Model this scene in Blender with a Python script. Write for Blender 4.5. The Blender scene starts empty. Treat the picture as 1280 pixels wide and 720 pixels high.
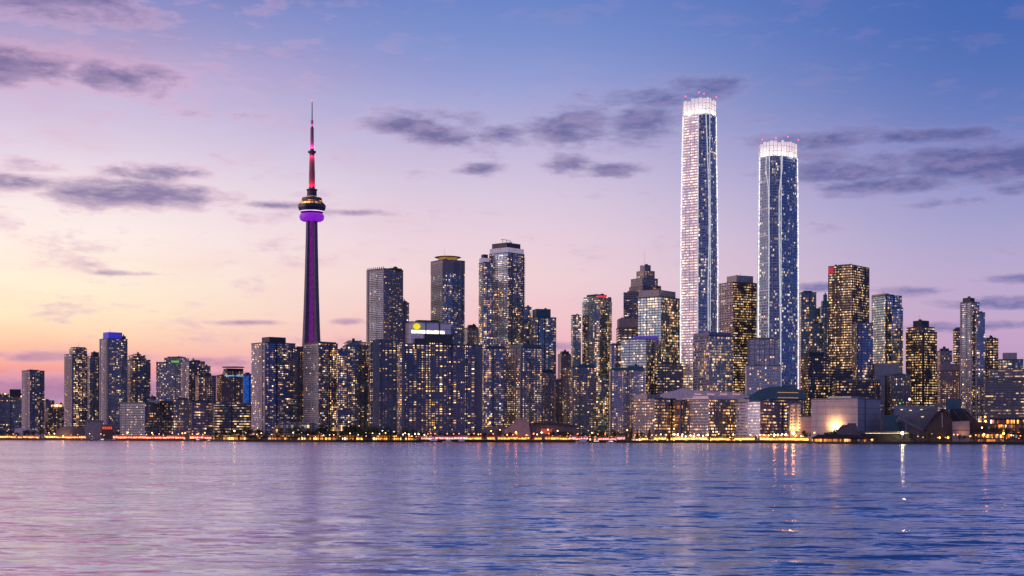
import bpy, math, random
import numpy as np
from mathutils import Matrix, Vector

scene = bpy.context.scene
COL = scene.collection
R = math.radians
rnd = random.Random(7)

# ------------------------------------------------------------------ camera
FPX = 1935.0            # focal length in pixels of a 1280 px wide frame
HOR = 546.5             # horizon row at the middle of the frame
CAMZ = 8.0
ROLL = R(0.13)
cam_d = bpy.data.cameras.new("camera")
cam = bpy.data.objects.new("camera", cam_d)
COL.objects.link(cam)
cam_d.sensor_width = 36.0
cam_d.lens = FPX * 36.0 / 1280.0
cam_d.shift_y = (HOR - 360.0) / 1280.0
cam_d.clip_start = 0.5
cam_d.clip_end = 60000.0
cr, sr = math.cos(ROLL), math.sin(ROLL)
cam.matrix_world = Matrix(((cr, -sr, 0, 0), (0, 0, -1, 0), (sr, cr, 0, CAMZ), (0, 0, 0, 1)))
scene.camera = cam


def lin(c):
    out = []
    for v in c[:3]:
        v = v / 255.0
        out.append(v / 12.92 if v <= 0.04045 else ((v + 0.055) / 1.055) ** 2.4)
    return (out[0], out[1], out[2], 1.0)


# ------------------------------------------------------------------ node helper
class N:
    def __init__(self, tree):
        self.t = tree

    def new(self, kind, **kw):
        n = self.t.nodes.new(kind)
        for k, v in kw.items():
            setattr(n, k, v)
        return n

    def link(self, a, b):
        self.t.links.new(a, b)

    def put(self, sock, v):
        if isinstance(v, bpy.types.NodeSocket):
            self.link(v, sock)
        elif v is not None:
            sock.default_value = v

    def m(self, op, a, b=None, c=None, clamp=False):
        n = self.new('ShaderNodeMath', operation=op, use_clamp=clamp)
        self.put(n.inputs[0], a)
        self.put(n.inputs[1], b)
        self.put(n.inputs[2], c)
        return n.outputs[0]

    def vm(self, op, a, b=None, out=0):
        n = self.new('ShaderNodeVectorMath', operation=op)
        self.put(n.inputs[0], a)
        self.put(n.inputs[1], b)
        return n.outputs[out]

    def xyz(self, x, y, z):
        n = self.new('ShaderNodeCombineXYZ')
        self.put(n.inputs[0], x)
        self.put(n.inputs[1], y)
        self.put(n.inputs[2], z)
        return n.outputs[0]

    def sep(self, v):
        n = self.new('ShaderNodeSeparateXYZ')
        self.put(n.inputs[0], v)
        return n.outputs

    def mix(self, f, a, b, mode='MIX'):
        n = self.new('ShaderNodeMix', data_type='RGBA', blend_type=mode)
        self.put(n.inputs[0], f)
        self.put(n.inputs[6], a)
        self.put(n.inputs[7], b)
        return n.outputs[2]

    def ramp(self, f, stops, interp='LINEAR'):
        n = self.new('ShaderNodeValToRGB')
        n.color_ramp.interpolation = interp
        e = n.color_ramp.elements
        while len(e) < len(stops):
            e.new(0.5)
        for i, (p, c) in enumerate(stops):
            e[i].position = p
            e[i].color = c
        self.put(n.inputs[0], f)
        return n.outputs[0]

    def noise(self, vec, scale, detail=2.0, rough=0.5, dist=0.0, out=0, dims='3D'):
        n = self.new('ShaderNodeTexNoise', noise_dimensions=dims)
        self.put(n.inputs['Vector'], vec)
        n.inputs['Scale'].default_value = scale
        n.inputs['Detail'].default_value = detail
        n.inputs['Roughness'].default_value = rough
        n.inputs['Distortion'].default_value = dist
        return n.outputs[out]

    def smooth(self, v, a, b, c=0.0, d=1.0):
        n = self.new('ShaderNodeMapRange', interpolation_type='SMOOTHSTEP')
        self.put(n.inputs[0], v)
        for i, q in enumerate((a, b, c, d)):
            n.inputs[1 + i].default_value = q
        return n.outputs[0]

    def white(self, x, y, z, out=0):
        n = self.new('ShaderNodeTexWhiteNoise', noise_dimensions='3D')
        self.put(n.inputs['Vector'], self.xyz(x, y, z))
        return n.outputs[out]


# ------------------------------------------------------------------ dusk sky
world = bpy.data.worlds.new("World")
scene.world = world
world.use_nodes = True
wt = world.node_tree
wt.nodes.clear()
w = N(wt)
D = w.new('ShaderNodeTexCoord').outputs['Generated']
dx, dy, dz = w.sep(D)[0:3]
hyp = w.m('SQRT', w.m('ADD', w.m('MULTIPLY', dx, dx), w.m('MULTIPLY', dy, dy)))
elev = w.m('DIVIDE', dz, w.m('MAXIMUM', hyp, 0.02))
azim = w.m('ARCTAN2', dx, dy)
rows = [546, 500, 480, 460, 430, 400, 350, 300, 250, 200, 150, 100, 50, 0]
left = [(150, 110, 160), (180, 125, 165), (218, 138, 160), (250, 170, 156), (254, 210, 177), (255, 233, 198), (255, 241, 220),
        (254, 238, 232), (245, 228, 231), (226, 209, 228), (208, 192, 222), (200, 174, 208), (164, 154, 200), (132, 136, 194)]
mid = [(180, 150, 190), (195, 150, 190), (210, 155, 188), (230, 165, 188), (240, 185, 193), (242, 196, 202), (240, 208, 214),
       (232, 206, 220), (218, 200, 222), (200, 188, 220), (174, 172, 215), (148, 157, 211), (124, 144, 206), (108, 133, 200)]
right = [(160, 140, 185), (168, 142, 188), (178, 148, 190), (185, 153, 195), (195, 160, 198), (192, 166, 203), (184, 168, 206),
         (168, 162, 206), (148, 150, 203), (124, 134, 196), (100, 121, 188), (82, 112, 183), (71, 105, 181), (65, 101, 177)]
zen = [(0.70, (42, 86, 160)), (1.0, (32, 72, 144))]


def stops(cols, hi):
    s = [(max(0.0, (546.0 - y) / FPX / 0.5), lin(c)) for y, c in zip(rows, cols)]
    return s + [(p, lin(c)) for p, c in hi]


ef = w.m('DIVIDE', elev, 0.5, clamp=True)
cL = w.ramp(ef, stops(left, [(0.64, (226, 164, 190)), (0.74, (255, 184, 196)), (1.0, (255, 184, 200))]))
cM = w.ramp(ef, stops(mid, [(0.75, (74, 112, 184)), (1.0, (56, 96, 170))]))
cR = w.ramp(ef, stops(right, zen))
base = w.mix(w.smooth(azim, -0.318, 0.0), cL, w.mix(w.smooth(azim, -0.02, 0.318), cM, cR))
# the sky opposite the afterglow is plain blue dusk
cB = w.ramp(ef, [(0.0, lin((104, 106, 160))), (0.25, lin((100, 114, 174))), (0.6, lin((84, 106, 172))), (1.0, lin((90, 112, 176)))])
back = w.m('MAXIMUM', w.smooth(azim, 0.45, 1.1), w.smooth(w.m('MULTIPLY', azim, -1.0), 1.7, 2.6))
base = w.mix(back, base, cB)
nish = w.new('ShaderNodeTexSky', sky_type='NISHITA', sun_disc=False)
nish.sun_elevation = R(1.0)
nish.sun_rotation = R(-70)
# clouds: long streaks drifting in the directions where the evening sky has them
warp = w.noise(w.xyz(w.m('MULTIPLY', azim, 9.0), w.m('MULTIPLY', elev, 22.0), 2.0), 1.0, 3.0, 0.55, out=1)
wv = w.vm('SCALE', w.vm('SUBTRACT', warp, (0.5, 0.5, 0.5)))
wv.node.inputs['Scale'].default_value = 0.8
cv = w.vm('ADD', w.xyz(w.m('MULTIPLY', azim, 24.0), w.m('MULTIPLY', elev, 72.0), 5.3), wv)
n1 = w.noise(cv, 1.0, 9.0, 0.64)
n2 = w.noise(w.vm('ADD', cv, (3.1, 0.35, 1.7)), 2.1, 4.0, 0.6)
cloud_spots = [  # x, y, half width, half height, weight
    (15, 105, 85, 32, 1.2), (150, 110, 75, 20, 1.2), (40, 14, 170, 34, 1.15), (20, 225, 60, 12, 0.75), (15, 245, 70, 15, 1.15), (130, 252, 110, 20, 1.2),
    (215, 256, 85, 16, 1.1), (190, 225, 80, 12, 1.0), (250, 248, 50, 10, .8), (345, 260, 50, 6, 0.95), (445, 268, 40, 5, 0.95), (515, 155, 85, 20, 1.15),
    (545, 172, 60, 16, 1.1), (625, 170, 45, 16, 0.95), (600, 213, 30, 10, 0.95), (720, 155, 75, 32, 1.1), (800, 160, 70, 32, 1.05), (790, 122, 90, 16, 0.95),
    (890, 112, 60, 17, 1.1), (775, 212, 55, 13, 1.0), (705, 205, 45, 15, .9), (1020, 180, 90, 16, 1.05), (1060, 215, 110, 26, 1.1), (1230, 215, 120, 28, 1.3), (1160, 182, 80, 11, 1.1),
    (1110, 240, 100, 14, 1.1), (1270, 250, 45, 10, 1.05), (1200, 262, 60, 9, .9), (150, 349, 40, 4, .95), (310, 406, 45, 4, 0.9), (432, 403, 28, 5, 1.1),
    (1290, 357, 60, 8, 1.1), (1265, 386, 90, 10, 1.25), (1240, 412, 140, 9, 1.1), (1020, 362, 40, 7, 1.05), (1130, 368, 60, 7, .95), (40, 451, 80, 8, 1.0), (140, 450, 90, 6, 0.85),
    (260, 455, 70, 9, 1.05), (60, 490, 190, 20, 1.0), (260, 480, 60, 14, .9), (700, 432, 40, 7, 1.0)]
mask = None
for (px, py, hw, hh, wt_) in cloud_spots:
    a0, e0 = math.atan((px - 640) / FPX), (HOR - py) / FPX
    v = w.xyz(w.m('MULTIPLY', w.m('SUBTRACT', azim, a0), FPX / hw / 1.25), w.m('MULTIPLY', w.m('SUBTRACT', elev, e0), FPX / hh / 1.25), 0.0)
    g = w.m('MULTIPLY', w.smooth(w.vm('LENGTH', v, out=1), 1.25, 0.0), wt_)
    mask = g if mask is None else w.m('MAXIMUM', mask, g)
dens = w.m('ADD', w.m('MULTIPLY', mask, 0.62), w.m('ADD', w.m('MULTIPLY', w.m('SUBTRACT', n1, 0.5), 1.55), w.m('MULTIPLY', w.m('SUBTRACT', n2, 0.5), 0.6)))
cl = w.smooth(dens, 0.13, 0.76)
ccol = w.ramp(ef, [(0.03, lin((150, 108, 158))), (0.12, lin((182, 134, 166))), (0.17, lin((150, 130, 176))), (0.32, lin((110, 100, 152))), (0.5, lin((96, 94, 148)))])
ccolR = w.ramp(ef, [(0.05, lin((112, 112, 168))), (0.2, lin((104, 108, 168))), (0.36, lin((82, 88, 148))), (0.5, lin((74, 88, 150)))])
ccol = w.mix(w.smooth(azim, -0.15, 0.2), ccol, ccolR)
ccol = w.mix(w.smooth(n2, 0.42, 0.66, 0.0, 0.35), ccol, w.mix(0.5, base, lin((206, 164, 196))))
wisp = w.smooth(w.noise(w.vm('MULTIPLY', cv, (0.5, 0.6, 1.0)), 1.0, 4.0, 0.55), 0.46, 0.72, 0.0, 0.35)
base = w.mix(w.m('MULTIPLY', wisp, w.smooth(azim, 0.1, -0.25)), base, w.mix(1.0, base, lin((255, 232, 232)), 'MULTIPLY'))
rim = w.m('MULTIPLY', w.smooth(dens, 0.02, 0.26), w.smooth(azim, 0.0, -0.25, 0.06, 0.34))
base = w.mix(rim, base, lin((228, 178, 206)))
skyc = w.mix(w.m('MULTIPLY', cl, 0.88), base, ccol)
ndim = w.mix(1.0, nish.outputs[0], (0.012, 0.012, 0.012, 1.0), 'MULTIPLY')
skyc = w.mix(1.0, skyc, ndim, 'ADD')
bg = w.new('ShaderNodeBackground')
w.put(bg.inputs[0], skyc)
bg.inputs[1].default_value = 1.0
wo = w.new('ShaderNodeOutputWorld')
w.link(bg.outputs[0], wo.inputs[0])
world.cycles.sampling_method = 'MANUAL'
world.cycles.sample_map_resolution = 512

# ------------------------------------------------------------------ last light of the sun, low in the west
sun_d = bpy.data.lights.new("sun", 'SUN')
sun_d.energy = 1.1
sun_d.angle = R(45)
sun_d.color = (1.0, 0.70, 0.62)
sun = bpy.data.objects.new("sun", sun_d)
COL.objects.link(sun)
sun.rotation_euler = Vector((0.93, 0.22, -0.16)).to_track_quat('-Z', 'Y').to_euler()
sun.location = (-300, 100, 200)

vs = scene.view_settings
vs.view_transform = 'Standard'
vs.look = 'None'
vs.exposure = 0.0
vs.gamma = 1.0
vs.use_curve_mapping = False
cy = scene.cycles
cy.use_denoising = True
cy.denoiser = 'OPENIMAGEDENOISE'
cy.max_bounces = 6
cy.diffuse_bounces = 2
cy.glossy_bounces = 3
cy.transmission_bounces = 4
cy.sample_clamp_indirect = 40.0
cy.caustics_reflective = False
cy.caustics_refractive = False
cy.use_adaptive_sampling = True
cy.adaptive_threshold = 0.015


# ------------------------------------------------------------------ points and meshes
def pt(px, py, Y):
    """World point at depth Y that stands in the direction of picture point px, py."""
    a, b = (px - 640.0) / FPX, (HOR - py) / FPX
    return Vector((Y * (a * cr - b * sr), Y, CAMZ + Y * (a * sr + b * cr)))


SHORE = [(-900, 3900), (-200, 3300), (0, 3050), (60, 2950), (150, 2700), (300, 2400), (420, 2330), (650, 2330), (770, 2290), (980, 2200), (1090, 2010),
         (1280, 1960), (1500, 1960), (2400, 2300)]


def shore(px):
    for (a, da), (b, db) in zip(SHORE, SHORE[1:]):
        if a <= px <= b:
            return da + (db - da) * (px - a) / (b - a)
    return 2300.0


GZ = 3.2                # level of the made ground behind the quay


def tag(o, label=None, cat=None, group=None, kind=None):
    if label:
        o["label"] = label
    if cat:
        o["category"] = cat
    if group:
        o["group"] = group
    if kind:
        o["kind"] = kind
    return o


def thing(name, label, cat, loc, group=None):
    o = bpy.data.objects.new(name, None)
    o.empty_display_size = 2.0
    o.location = loc
    COL.objects.link(o)
    return tag(o, label, cat, group)


class MB:
    def __init__(self):
        self.v, self.f, self.uv, self.mi = [], [], [], []

    def face(self, pts, uvs=None, mi=0):
        i = len(self.v)
        self.v.extend([tuple(p) for p in pts])
        self.f.append(tuple(range(i, i + len(pts))))
        if uvs is None:
            uvs = [(p[0], p[2]) for p in pts]
        self.uv.append(uvs)
        self.mi.append(mi)

    def prism(self, poly, z0, z1, u0=0.0, side=0, top=1, scale_top=None, bottom=False):
        """Upright prism over a counter-clockwise polygon; the walls carry metres as UV."""
        n = len(poly)
        tp = scale_top or poly
        u = u0
        for i in range(n):
            p, q = poly[i], poly[(i + 1) % n]
            P, Q = tp[i], tp[(i + 1) % n]
            L = math.hypot(q[0] - p[0], q[1] - p[1])
            self.face([(p[0], p[1], z0), (q[0], q[1], z0), (Q[0], Q[1], z1), (P[0], P[1], z1)],
                      [(u, z0), (u + L, z0), (u + L, z1), (u, z1)], side)
            u += L + 37.0
        if top is not None:
            self.face([(p[0], p[1], z1) for p in tp], None, top)
        if bottom:
            self.face([(p[0], p[1], z0) for p in reversed(poly)], None, top or 0)

    def box(self, x0, x1, y0, y1, z0, z1, mi=0):
        self.prism([(x0, y0), (x1, y0), (x1, y1), (x0, y1)], z0, z1, 0.0, mi, mi, bottom=True)

    def tube(self, a, b, r0, r1=None, n=8, mi=0):
        r1 = r0 if r1 is None else r1
        a, b = Vector(a), Vector(b)
        d = (b - a).normalized()
        x = d.orthogonal().normalized()
        y = d.cross(x)
        ra = [a + (x * math.cos(t) + y * math.sin(t)) * r0 for t in [2 * math.pi * k / n for k in range(n)]]
        rb = [b + (x * math.cos(t) + y * math.sin(t)) * r1 for t in [2 * math.pi * k / n for k in range(n)]]
        for k in range(n):
            j = (k + 1) % n
            self.face([ra[k], ra[j], rb[j], rb[k]], None, mi)
        self.face(list(reversed(ra)), None, mi)
        self.face(rb, None, mi)

    def lathe(self, prof, n=32, cx=0.0, cy=0.0, mi=0):
        rings = [[(cx + r * math.cos(2 * math.pi * k / n), cy + r * math.sin(2 * math.pi * k / n), z) for k in range(n)] for r, z in prof]
        for A, B, (ra, za), (rb, zb) in zip(rings, rings[1:], prof, prof[1:]):
            for k in range(n):
                j = (k + 1) % n
                u0, u1 = k / n * 2 * math.pi * 10, (k + 1) / n * 2 * math.pi * 10
                self.face([A[k], A[j], B[j], B[k]], [(u0, za), (u1, za), (u1, zb), (u0, zb)], mi)
        self.face(list(reversed(rings[0])), None, mi)
        self.face(rings[-1], None, mi)

    def build(self, name, mats, parent=None, origin=(0, 0, 0), smooth=False):
        me = bpy.data.meshes.new(name)
        ox, oy, oz = origin
        me.from_pydata([(a - ox, b - oy, c - oz) for a, b, c in self.v], [], self.f)
        uvl = me.uv_layers.new(name="metres")
        flat = [c for f in self.uv for p in f for c in p]
        uvl.data.foreach_set("uv", flat)
        if not isinstance(mats, (list, tuple)):
            mats = [mats]
        for m_ in mats:
            me.materials.append(m_)
        me.polygons.foreach_set("material_index", [min(i, len(mats) - 1) for i in self.mi])
        if smooth:
            me.polygons.foreach_set("use_smooth", [True] * len(self.f))
        me.update()
        o = bpy.data.objects.new(name, me)
        COL.objects.link(o)
        if parent is not None:
            o.parent = parent
        else:
            o.location = origin
        return o


# ------------------------------------------------------------------ materials
def facade_group():
    g = bpy.data.node_groups.new("facade_grid", 'ShaderNodeTree')
    S = g.interface.new_socket
    for nm, kind, dv in [("Floor", 'NodeSocketFloat', 3.2), ("Bay", 'NodeSocketFloat', 3.0), ("Lit", 'NodeSocketFloat', 0.3), ("Wide", 'NodeSocketFloat', 0.8),
                         ("High", 'NodeSocketFloat', 0.6), ("Run", 'NodeSocketFloat', 0.3), ("Strength", 'NodeSocketFloat', 1.5), ("Seed", 'NodeSocketFloat', 0.0),
                         ("PierStep", 'NodeSocketFloat', 9.0), ("PierWide", 'NodeSocketFloat', 0.1), ("Metal", 'NodeSocketFloat', 0.5),
                         ("Frame", 'NodeSocketColor', None), ("Glass", 'NodeSocketColor', None), ("Warm", 'NodeSocketColor', None), ("Pale", 'NodeSocketColor', None)]:
        s = S(name=nm, in_out='INPUT', socket_type=kind)
        if dv is not None:
            s.default_value = dv
    S(name="Shader", in_out='OUTPUT', socket_type='NodeSocketShader')
    n = N(g)
    gi = n.new('NodeGroupInput').outputs
    go = n.new('NodeGroupOutput')
    uv = n.sep(n.new('ShaderNodeUVMap', uv_map="metres").outputs[0])
    u, v = uv[0], uv[1]
    a, b = n.m('DIVIDE', u, gi['Bay']), n.m('DIVIDE', v, gi['Floor'])
    cu, cvv = n.m('FLOOR', a), n.m('FLOOR', b)
    fu, fv = n.m('SUBTRACT', a, cu), n.m('SUBTRACT', b, cvv)
    seed = gi['Seed']
    # flats take in one to three bays, and some stacks of rooms are lit more than others
    unit = n.m('FLOOR', n.m('DIVIDE', n.m('ADD', cu, n.m('MULTIPLY', n.m('FLOOR', n.m('DIVIDE', cvv, 3.0)), 1.0)), 2.0))
    pick = n.m('LESS_THAN', n.white(unit, cvv, n.m('ADD', seed, 21.7)), 0.5)
    r1 = n.m('ADD', n.m('MULTIPLY', pick, n.white(unit, cvv, n.m('ADD', seed, 2.9))), n.m('MULTIPLY', n.m('SUBTRACT', 1.0, pick), n.white(cu, cvv, seed)))
    stack = n.m('ADD', 0.35, n.m('MULTIPLY', n.white(cu, 3.0, seed), 1.3))
    rc = n.white(cu, cvv, n.m('ADD', seed, 11.3), out=1)
    rr, rg, rb = n.sep(rc)[0:3]
    r2 = n.white(n.m('FLOOR', n.m('DIVIDE', n.m('ADD', cu, n.m('MULTIPLY', cvv, 1.7)), 4.0)), cvv, n.m('ADD', seed, 5.1))
    occ = n.noise(n.xyz(n.m('MULTIPLY', u, 0.05), n.m('MULTIPLY', v, 0.05), seed), 1.0, 2.0)
    p = n.m('MULTIPLY', gi['Lit'], n.m('ADD', n.m('SUBTRACT', 1.0, gi['Run']), n.m('MULTIPLY', n.m('MULTIPLY', gi['Run'], 2.0), r2)))
    p = n.m('MULTIPLY', n.m('MULTIPLY', p, stack), n.smooth(occ, 0.30, 0.70, 0.06, 2.0))
    on = n.m('LESS_THAN', r1, p)
    dim = n.m('MULTIPLY', n.m('LESS_THAN', r1, n.m('ADD', n.m('MULTIPLY', p, 2.2), 0.06)), 0.10)
    mu = n.m('LESS_THAN', n.m('ABSOLUTE', n.m('SUBTRACT', fu, 0.5)), n.m('MULTIPLY', gi['Wide'], 0.5))
    mv = n.m('LESS_THAN', n.m('ABSOLUTE', n.m('SUBTRACT', fv, 0.55)), n.m('MULTIPLY', gi['High'], 0.5))
    pier = n.m('LESS_THAN', n.m('FRACT', n.m('DIVIDE', u, gi['PierStep'])), gi['PierWide'])
    win = n.m('MULTIPLY', n.m('MULTIPLY', mu, mv), n.m('SUBTRACT', 1.0, pier))
    # blinds, ceilings and furniture break up each lit room
    room = n.m('ADD', 0.17, n.m('MULTIPLY', n.m('MULTIPLY', rr, n.m('MULTIPLY', rr, rr)), 1.15))
    inner = n.smooth(fv, 0.2, 0.9, 0.65, 1.2)
    on = n.m('MAXIMUM', on, dim)
    em = n.m('MULTIPLY', n.m('MULTIPLY', n.m('MULTIPLY', win, on), room), n.m('MULTIPLY', inner, gi['Strength']))
    colour = n.mix(n.m('MULTIPLY', rg, rg), gi['Warm'], gi['Pale'])
    colour = n.mix(n.m('GREATER_THAN', rb, 0.97), colour, (0.72, 0.86, 1.0, 1.0))
    gvar = n.mix(n.m('MULTIPLY', rg, 0.3), gi['Glass'], (0.02, 0.03, 0.05, 1.0))
    wear = n.noise(n.xyz(n.m('MULTIPLY', u, 0.5), n.m('MULTIPLY', v, 0.06), seed), 1.0, 4.0, 0.6)
    fvar = n.mix(1.0, gi['Frame'], n.ramp(wear, [(0.25, (0.72, 0.72, 0.72, 1)), (0.75, (1.1, 1.1, 1.1, 1))]), 'MULTIPLY')
    # floor edges are a little paler than the mullions between the panes
    fvar = n.mix(n.m('MULTIPLY', mv, 0.55), n.mix(1.0, fvar, (1.25, 1.25, 1.25, 1), 'MULTIPLY'), gvar)
    bsdf = n.new('ShaderNodeBsdfPrincipled')
    n.put(bsdf.inputs['Base Color'], n.mix(win, fvar, gvar))
    n.put(bsdf.inputs['Roughness'], n.m('ADD', 0.62, n.m('MULTIPLY', win, n.m('SUBTRACT', n.m('MULTIPLY', rb, 0.16), 0.54))))
    n.put(bsdf.inputs['Metallic'], n.m('MULTIPLY', win, gi['Metal']))
    n.put(bsdf.inputs['Emission Color'], colour)
    n.put(bsdf.inputs['Emission Strength'], em)
    n.link(bsdf.outputs[0], go.inputs[0])
    return g


FG = facade_group()
W1, W2 = lin((255, 182, 98)), lin((255, 230, 188))
STY = dict(
    # floor, bay, lit, wide, high, run, strength, pier step, pier wide, metal, frame, glass, warm, pale
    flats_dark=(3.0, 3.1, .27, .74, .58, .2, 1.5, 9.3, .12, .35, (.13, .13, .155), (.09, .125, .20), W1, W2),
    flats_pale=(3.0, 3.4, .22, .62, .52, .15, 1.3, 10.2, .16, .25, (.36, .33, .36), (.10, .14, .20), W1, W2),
    flats_grey=(3.0, 3.0, .25, .7, .55, .2, 1.4, 12.0, .14, .35, (.21, .205, .24), (.10, .14, .22), W1, W2),
    flats_blue=(3.0, 2.8, .22, .84, .66, .25, 1.4, 14.0, .06, .55, (.19, .21, .265), (.10, .15, .25), W1, W2),
    flats_teal=(3.0, 2.8, .25, .86, .68, .25, 1.3, 11.2, .06, .55, (.16, .20, .235), (.08, .16, .22), W1, W2),
    brick=(3.1, 3.0, .26, .55, .5, .1, 1.3, 9.0, .15, .2, (.20, .12, .11), (.08, .09, .12), W1, W2),
    hotel=(3.2, 6.4, .34, .62, .46, .1, 2.0, 8.4, .22, .3, (.13, .135, .175), (.06, .08, .14), lin((255, 178, 70)), lin((255, 222, 160))),
    office_warm=(3.9, 2.6, .66, .84, .5, .6, 1.25, 7.8, .12, .3, (.055, .045, .05), (.05, .05, .07), lin((255, 190, 112)), lin((255, 222, 170))),
    office_band=(4.0, 4.0, .62, .96, .40, .75, 1.4, 24.0, .03, .4, (.11, .11, .13), (.07, .09, .13), W1, W2),
    office_pale=(4.0, 2.4, .34, .84, .5, .6, 1.2, 14.4, .06, .45, (.42, .40, .46), (.16, .20, .28), W1, W2),
    office_blue=(3.9, 2.2, .34, .9, .68, .55, 1.3, 17.6, .05, .6, (.19, .21, .265), (.11, .16, .26), W1, W2),
    office_teal=(3.9, 2.4, .32, .9, .68, .5, 1.3, 14.4, .06, .6, (.13, .17, .20), (.065, .13, .18), W1, W2),
    office_grid=(4.1, 4.1, .16, .55, .5, .2, 1.2, 12.3, .16, .4, (.38, .37, .44), (.15, .18, .27), W1, W2),
    stone=(3.8, 2.6, .22, .5, .55, .3, 1.2, 7.8, .2, .25, (.22, .20, .22), (.07, .08, .11), W1, W2),
    blank=(8.0, 30.0, .04, .05, .1, .0, 1.0, 30.0, .02, .1, (.38, .35, .38), (.1, .1, .13), W1, W2),
    fins_pale=(4.0, 2.4, .75, .96, .44, .4, 1.7, 15.4, .06, .35, (.64, .635, .68), (.17, .19, .24), W1, lin((255, 240, 215))),  # window glow raised to brighten this face and its reflection in the lake
    fins_blue=(4.0, 2.0, .18, .94, .66, .95, 1.1, 17.2, .045, .62, (.30, .36, .47), (.065, .11, .21), lin((255, 214, 150)), lin((255, 244, 220))),
    lowrise=(4.2, 3.4, .42, .8, .5, .45, 1.6, 13.6, .08, .4, (.17, .16, .19), (.10, .12, .17), lin((255, 170, 80)), W2),
    lowrise_pale=(4.0, 2.6, .40, .66, .5, .4, 1.5, 10.4, .12, .2, (.20, .19, .235), (.07, .085, .12), lin((255, 170, 96)), W2),
    arcade=(6.4, 3.1, .88, .84, .74, .2, 3.2, 12.4, .1, .0, (.10, .07, .06), (.2, .1, .05), lin((255, 130, 34)), lin((255, 206, 120))),
    lobby=(6.0, 4.0, .85, .9, .7, .3, 3.0, 16.0, .08, .1, (.09, .08, .08), (.10, .09, .09), lin((255, 160, 66)), lin((255, 222, 170))),
)
_seed = [0]


def facade(style, lit=1.0, glow=1.0, frame=None, glass=None):
    s = list(STY[style])
    _seed[0] += 1
    k = rnd.uniform
    m_ = bpy.data.materials.new("facade_" + style)
    m_.use_nodes = True
    m_.cycles.emission_sampling = 'NONE'
    t = m_.node_tree
    t.nodes.clear()
    n = N(t)
    g = n.new('ShaderNodeGroup')
    g.node_tree = FG
    fr = frame or s[10]
    gl = glass or s[11]
    j = k(.7, 1.3)
    vals = dict(Floor=s[0] * 1.12, Bay=s[1] * 1.0 * k(.93, 1.08), Lit=s[2] * lit * (.72 if s[2] > .45 else .8) * k(.6, 1.3), Wide=s[3], High=s[4], Run=s[5], Strength=s[6] * 1.25 * glow, Seed=_seed[0] * 3.17,
                PierStep=s[7], PierWide=s[8], Metal=min(.85, s[9] + .25))
    for kk, vv in vals.items():
        g.inputs[kk].default_value = vv
    g.inputs['Frame'].default_value = (fr[0] * j, fr[1] * j, fr[2] * j, 1)
    g.inputs['Glass'].default_value = (gl[0] * 2.0 * k(.85, 1.15), gl[1] * 1.9 * k(.9, 1.1), gl[2] * 1.8 * k(.9, 1.1), 1)
    g.inputs['Warm'].default_value = s[12]
    g.inputs['Pale'].default_value = s[13]
    o = n.new('ShaderNodeOutputMaterial')
    n.link(g.outputs[0], o.inputs[0])
    return m_


_plain = {}


def plain(name, col, rough=0.7, metal=0.0, vary=0.25, scale=0.3):
    if name in _plain:
        return _plain[name]
    m_ = bpy.data.materials.new(name)
    m_.use_nodes = True
    t = m_.node_tree
    n = N(t)
    b = t.nodes['Principled BSDF']
    co = n.new('ShaderNodeTexCoord').outputs['Object']
    q = n.noise(n.vm('MULTIPLY', co, (1.0, 1.0, 0.35)), scale, 5.0, 0.62)
    f = n.ramp(q, [(0.25, (1 - vary,) * 3 + (1,)), (0.75, (1 + vary,) * 3 + (1,))])
    n.put(b.inputs['Base Color'], n.mix(1.0, (col[0], col[1], col[2], 1), f, 'MULTIPLY'))
    b.inputs['Roughness'].default_value = rough
    b.inputs['Metallic'].default_value = metal
    _plain[name] = m_
    return m_


def glow(name, rgb, strength, vary=0.0, sample=False, scale=0.35):
    if name in _plain:
        return _plain[name]
    m_ = bpy.data.materials.new(name)
    m_.use_nodes = True
    m_.cycles.emission_sampling = 'AUTO' if sample else 'NONE'
    t = m_.node_tree
    n = N(t)
    b = t.nodes['Principled BSDF']
    b.inputs['Base Color'].default_value = (.02, .02, .02, 1)
    n.put(b.inputs['Emission Color'], lin(rgb))
    if vary:
        co = n.new('ShaderNodeNewGeometry').outputs['Position']
        q = n.noise(co, scale, 3.0, 0.6)
        n.put(b.inputs['Emission Strength'], n.m('MULTIPLY', n.smooth(q, 0.3, 0.75, 1 - vary, 1 + vary), strength))
    else:
        b.inputs['Emission Strength'].default_value = strength
    _plain[name] = m_
    return m_


ROOF = plain("roof_membrane", (.11, .115, .13), .8)
TEALROOF = plain("teal_roof", (.06, .14, .19), .55)
DARKCAP = plain("dark_louvre", (.055, .06, .075), .6)
CONC = plain("pale_concrete", (.36, .34, .36), .75)
GREYC = plain("grey_concrete", (.20, .20, .23), .75)
STEEL = plain("grey_steel", (.28, .29, .32), .4, .6)
WHITEM = plain("white_metal", (.80, .79, .80), .4, .1, .08)
BALC = plain("balcony_concrete", (.30, .29, .33), .7)
BALCD = plain("dark_balcony", (.12, .125, .15), .6)
BARK = plain("bark", (.05, .04, .03), .9)
RAILG = plain("railing_glass", (.16, .20, .27), .2, .3)

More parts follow.
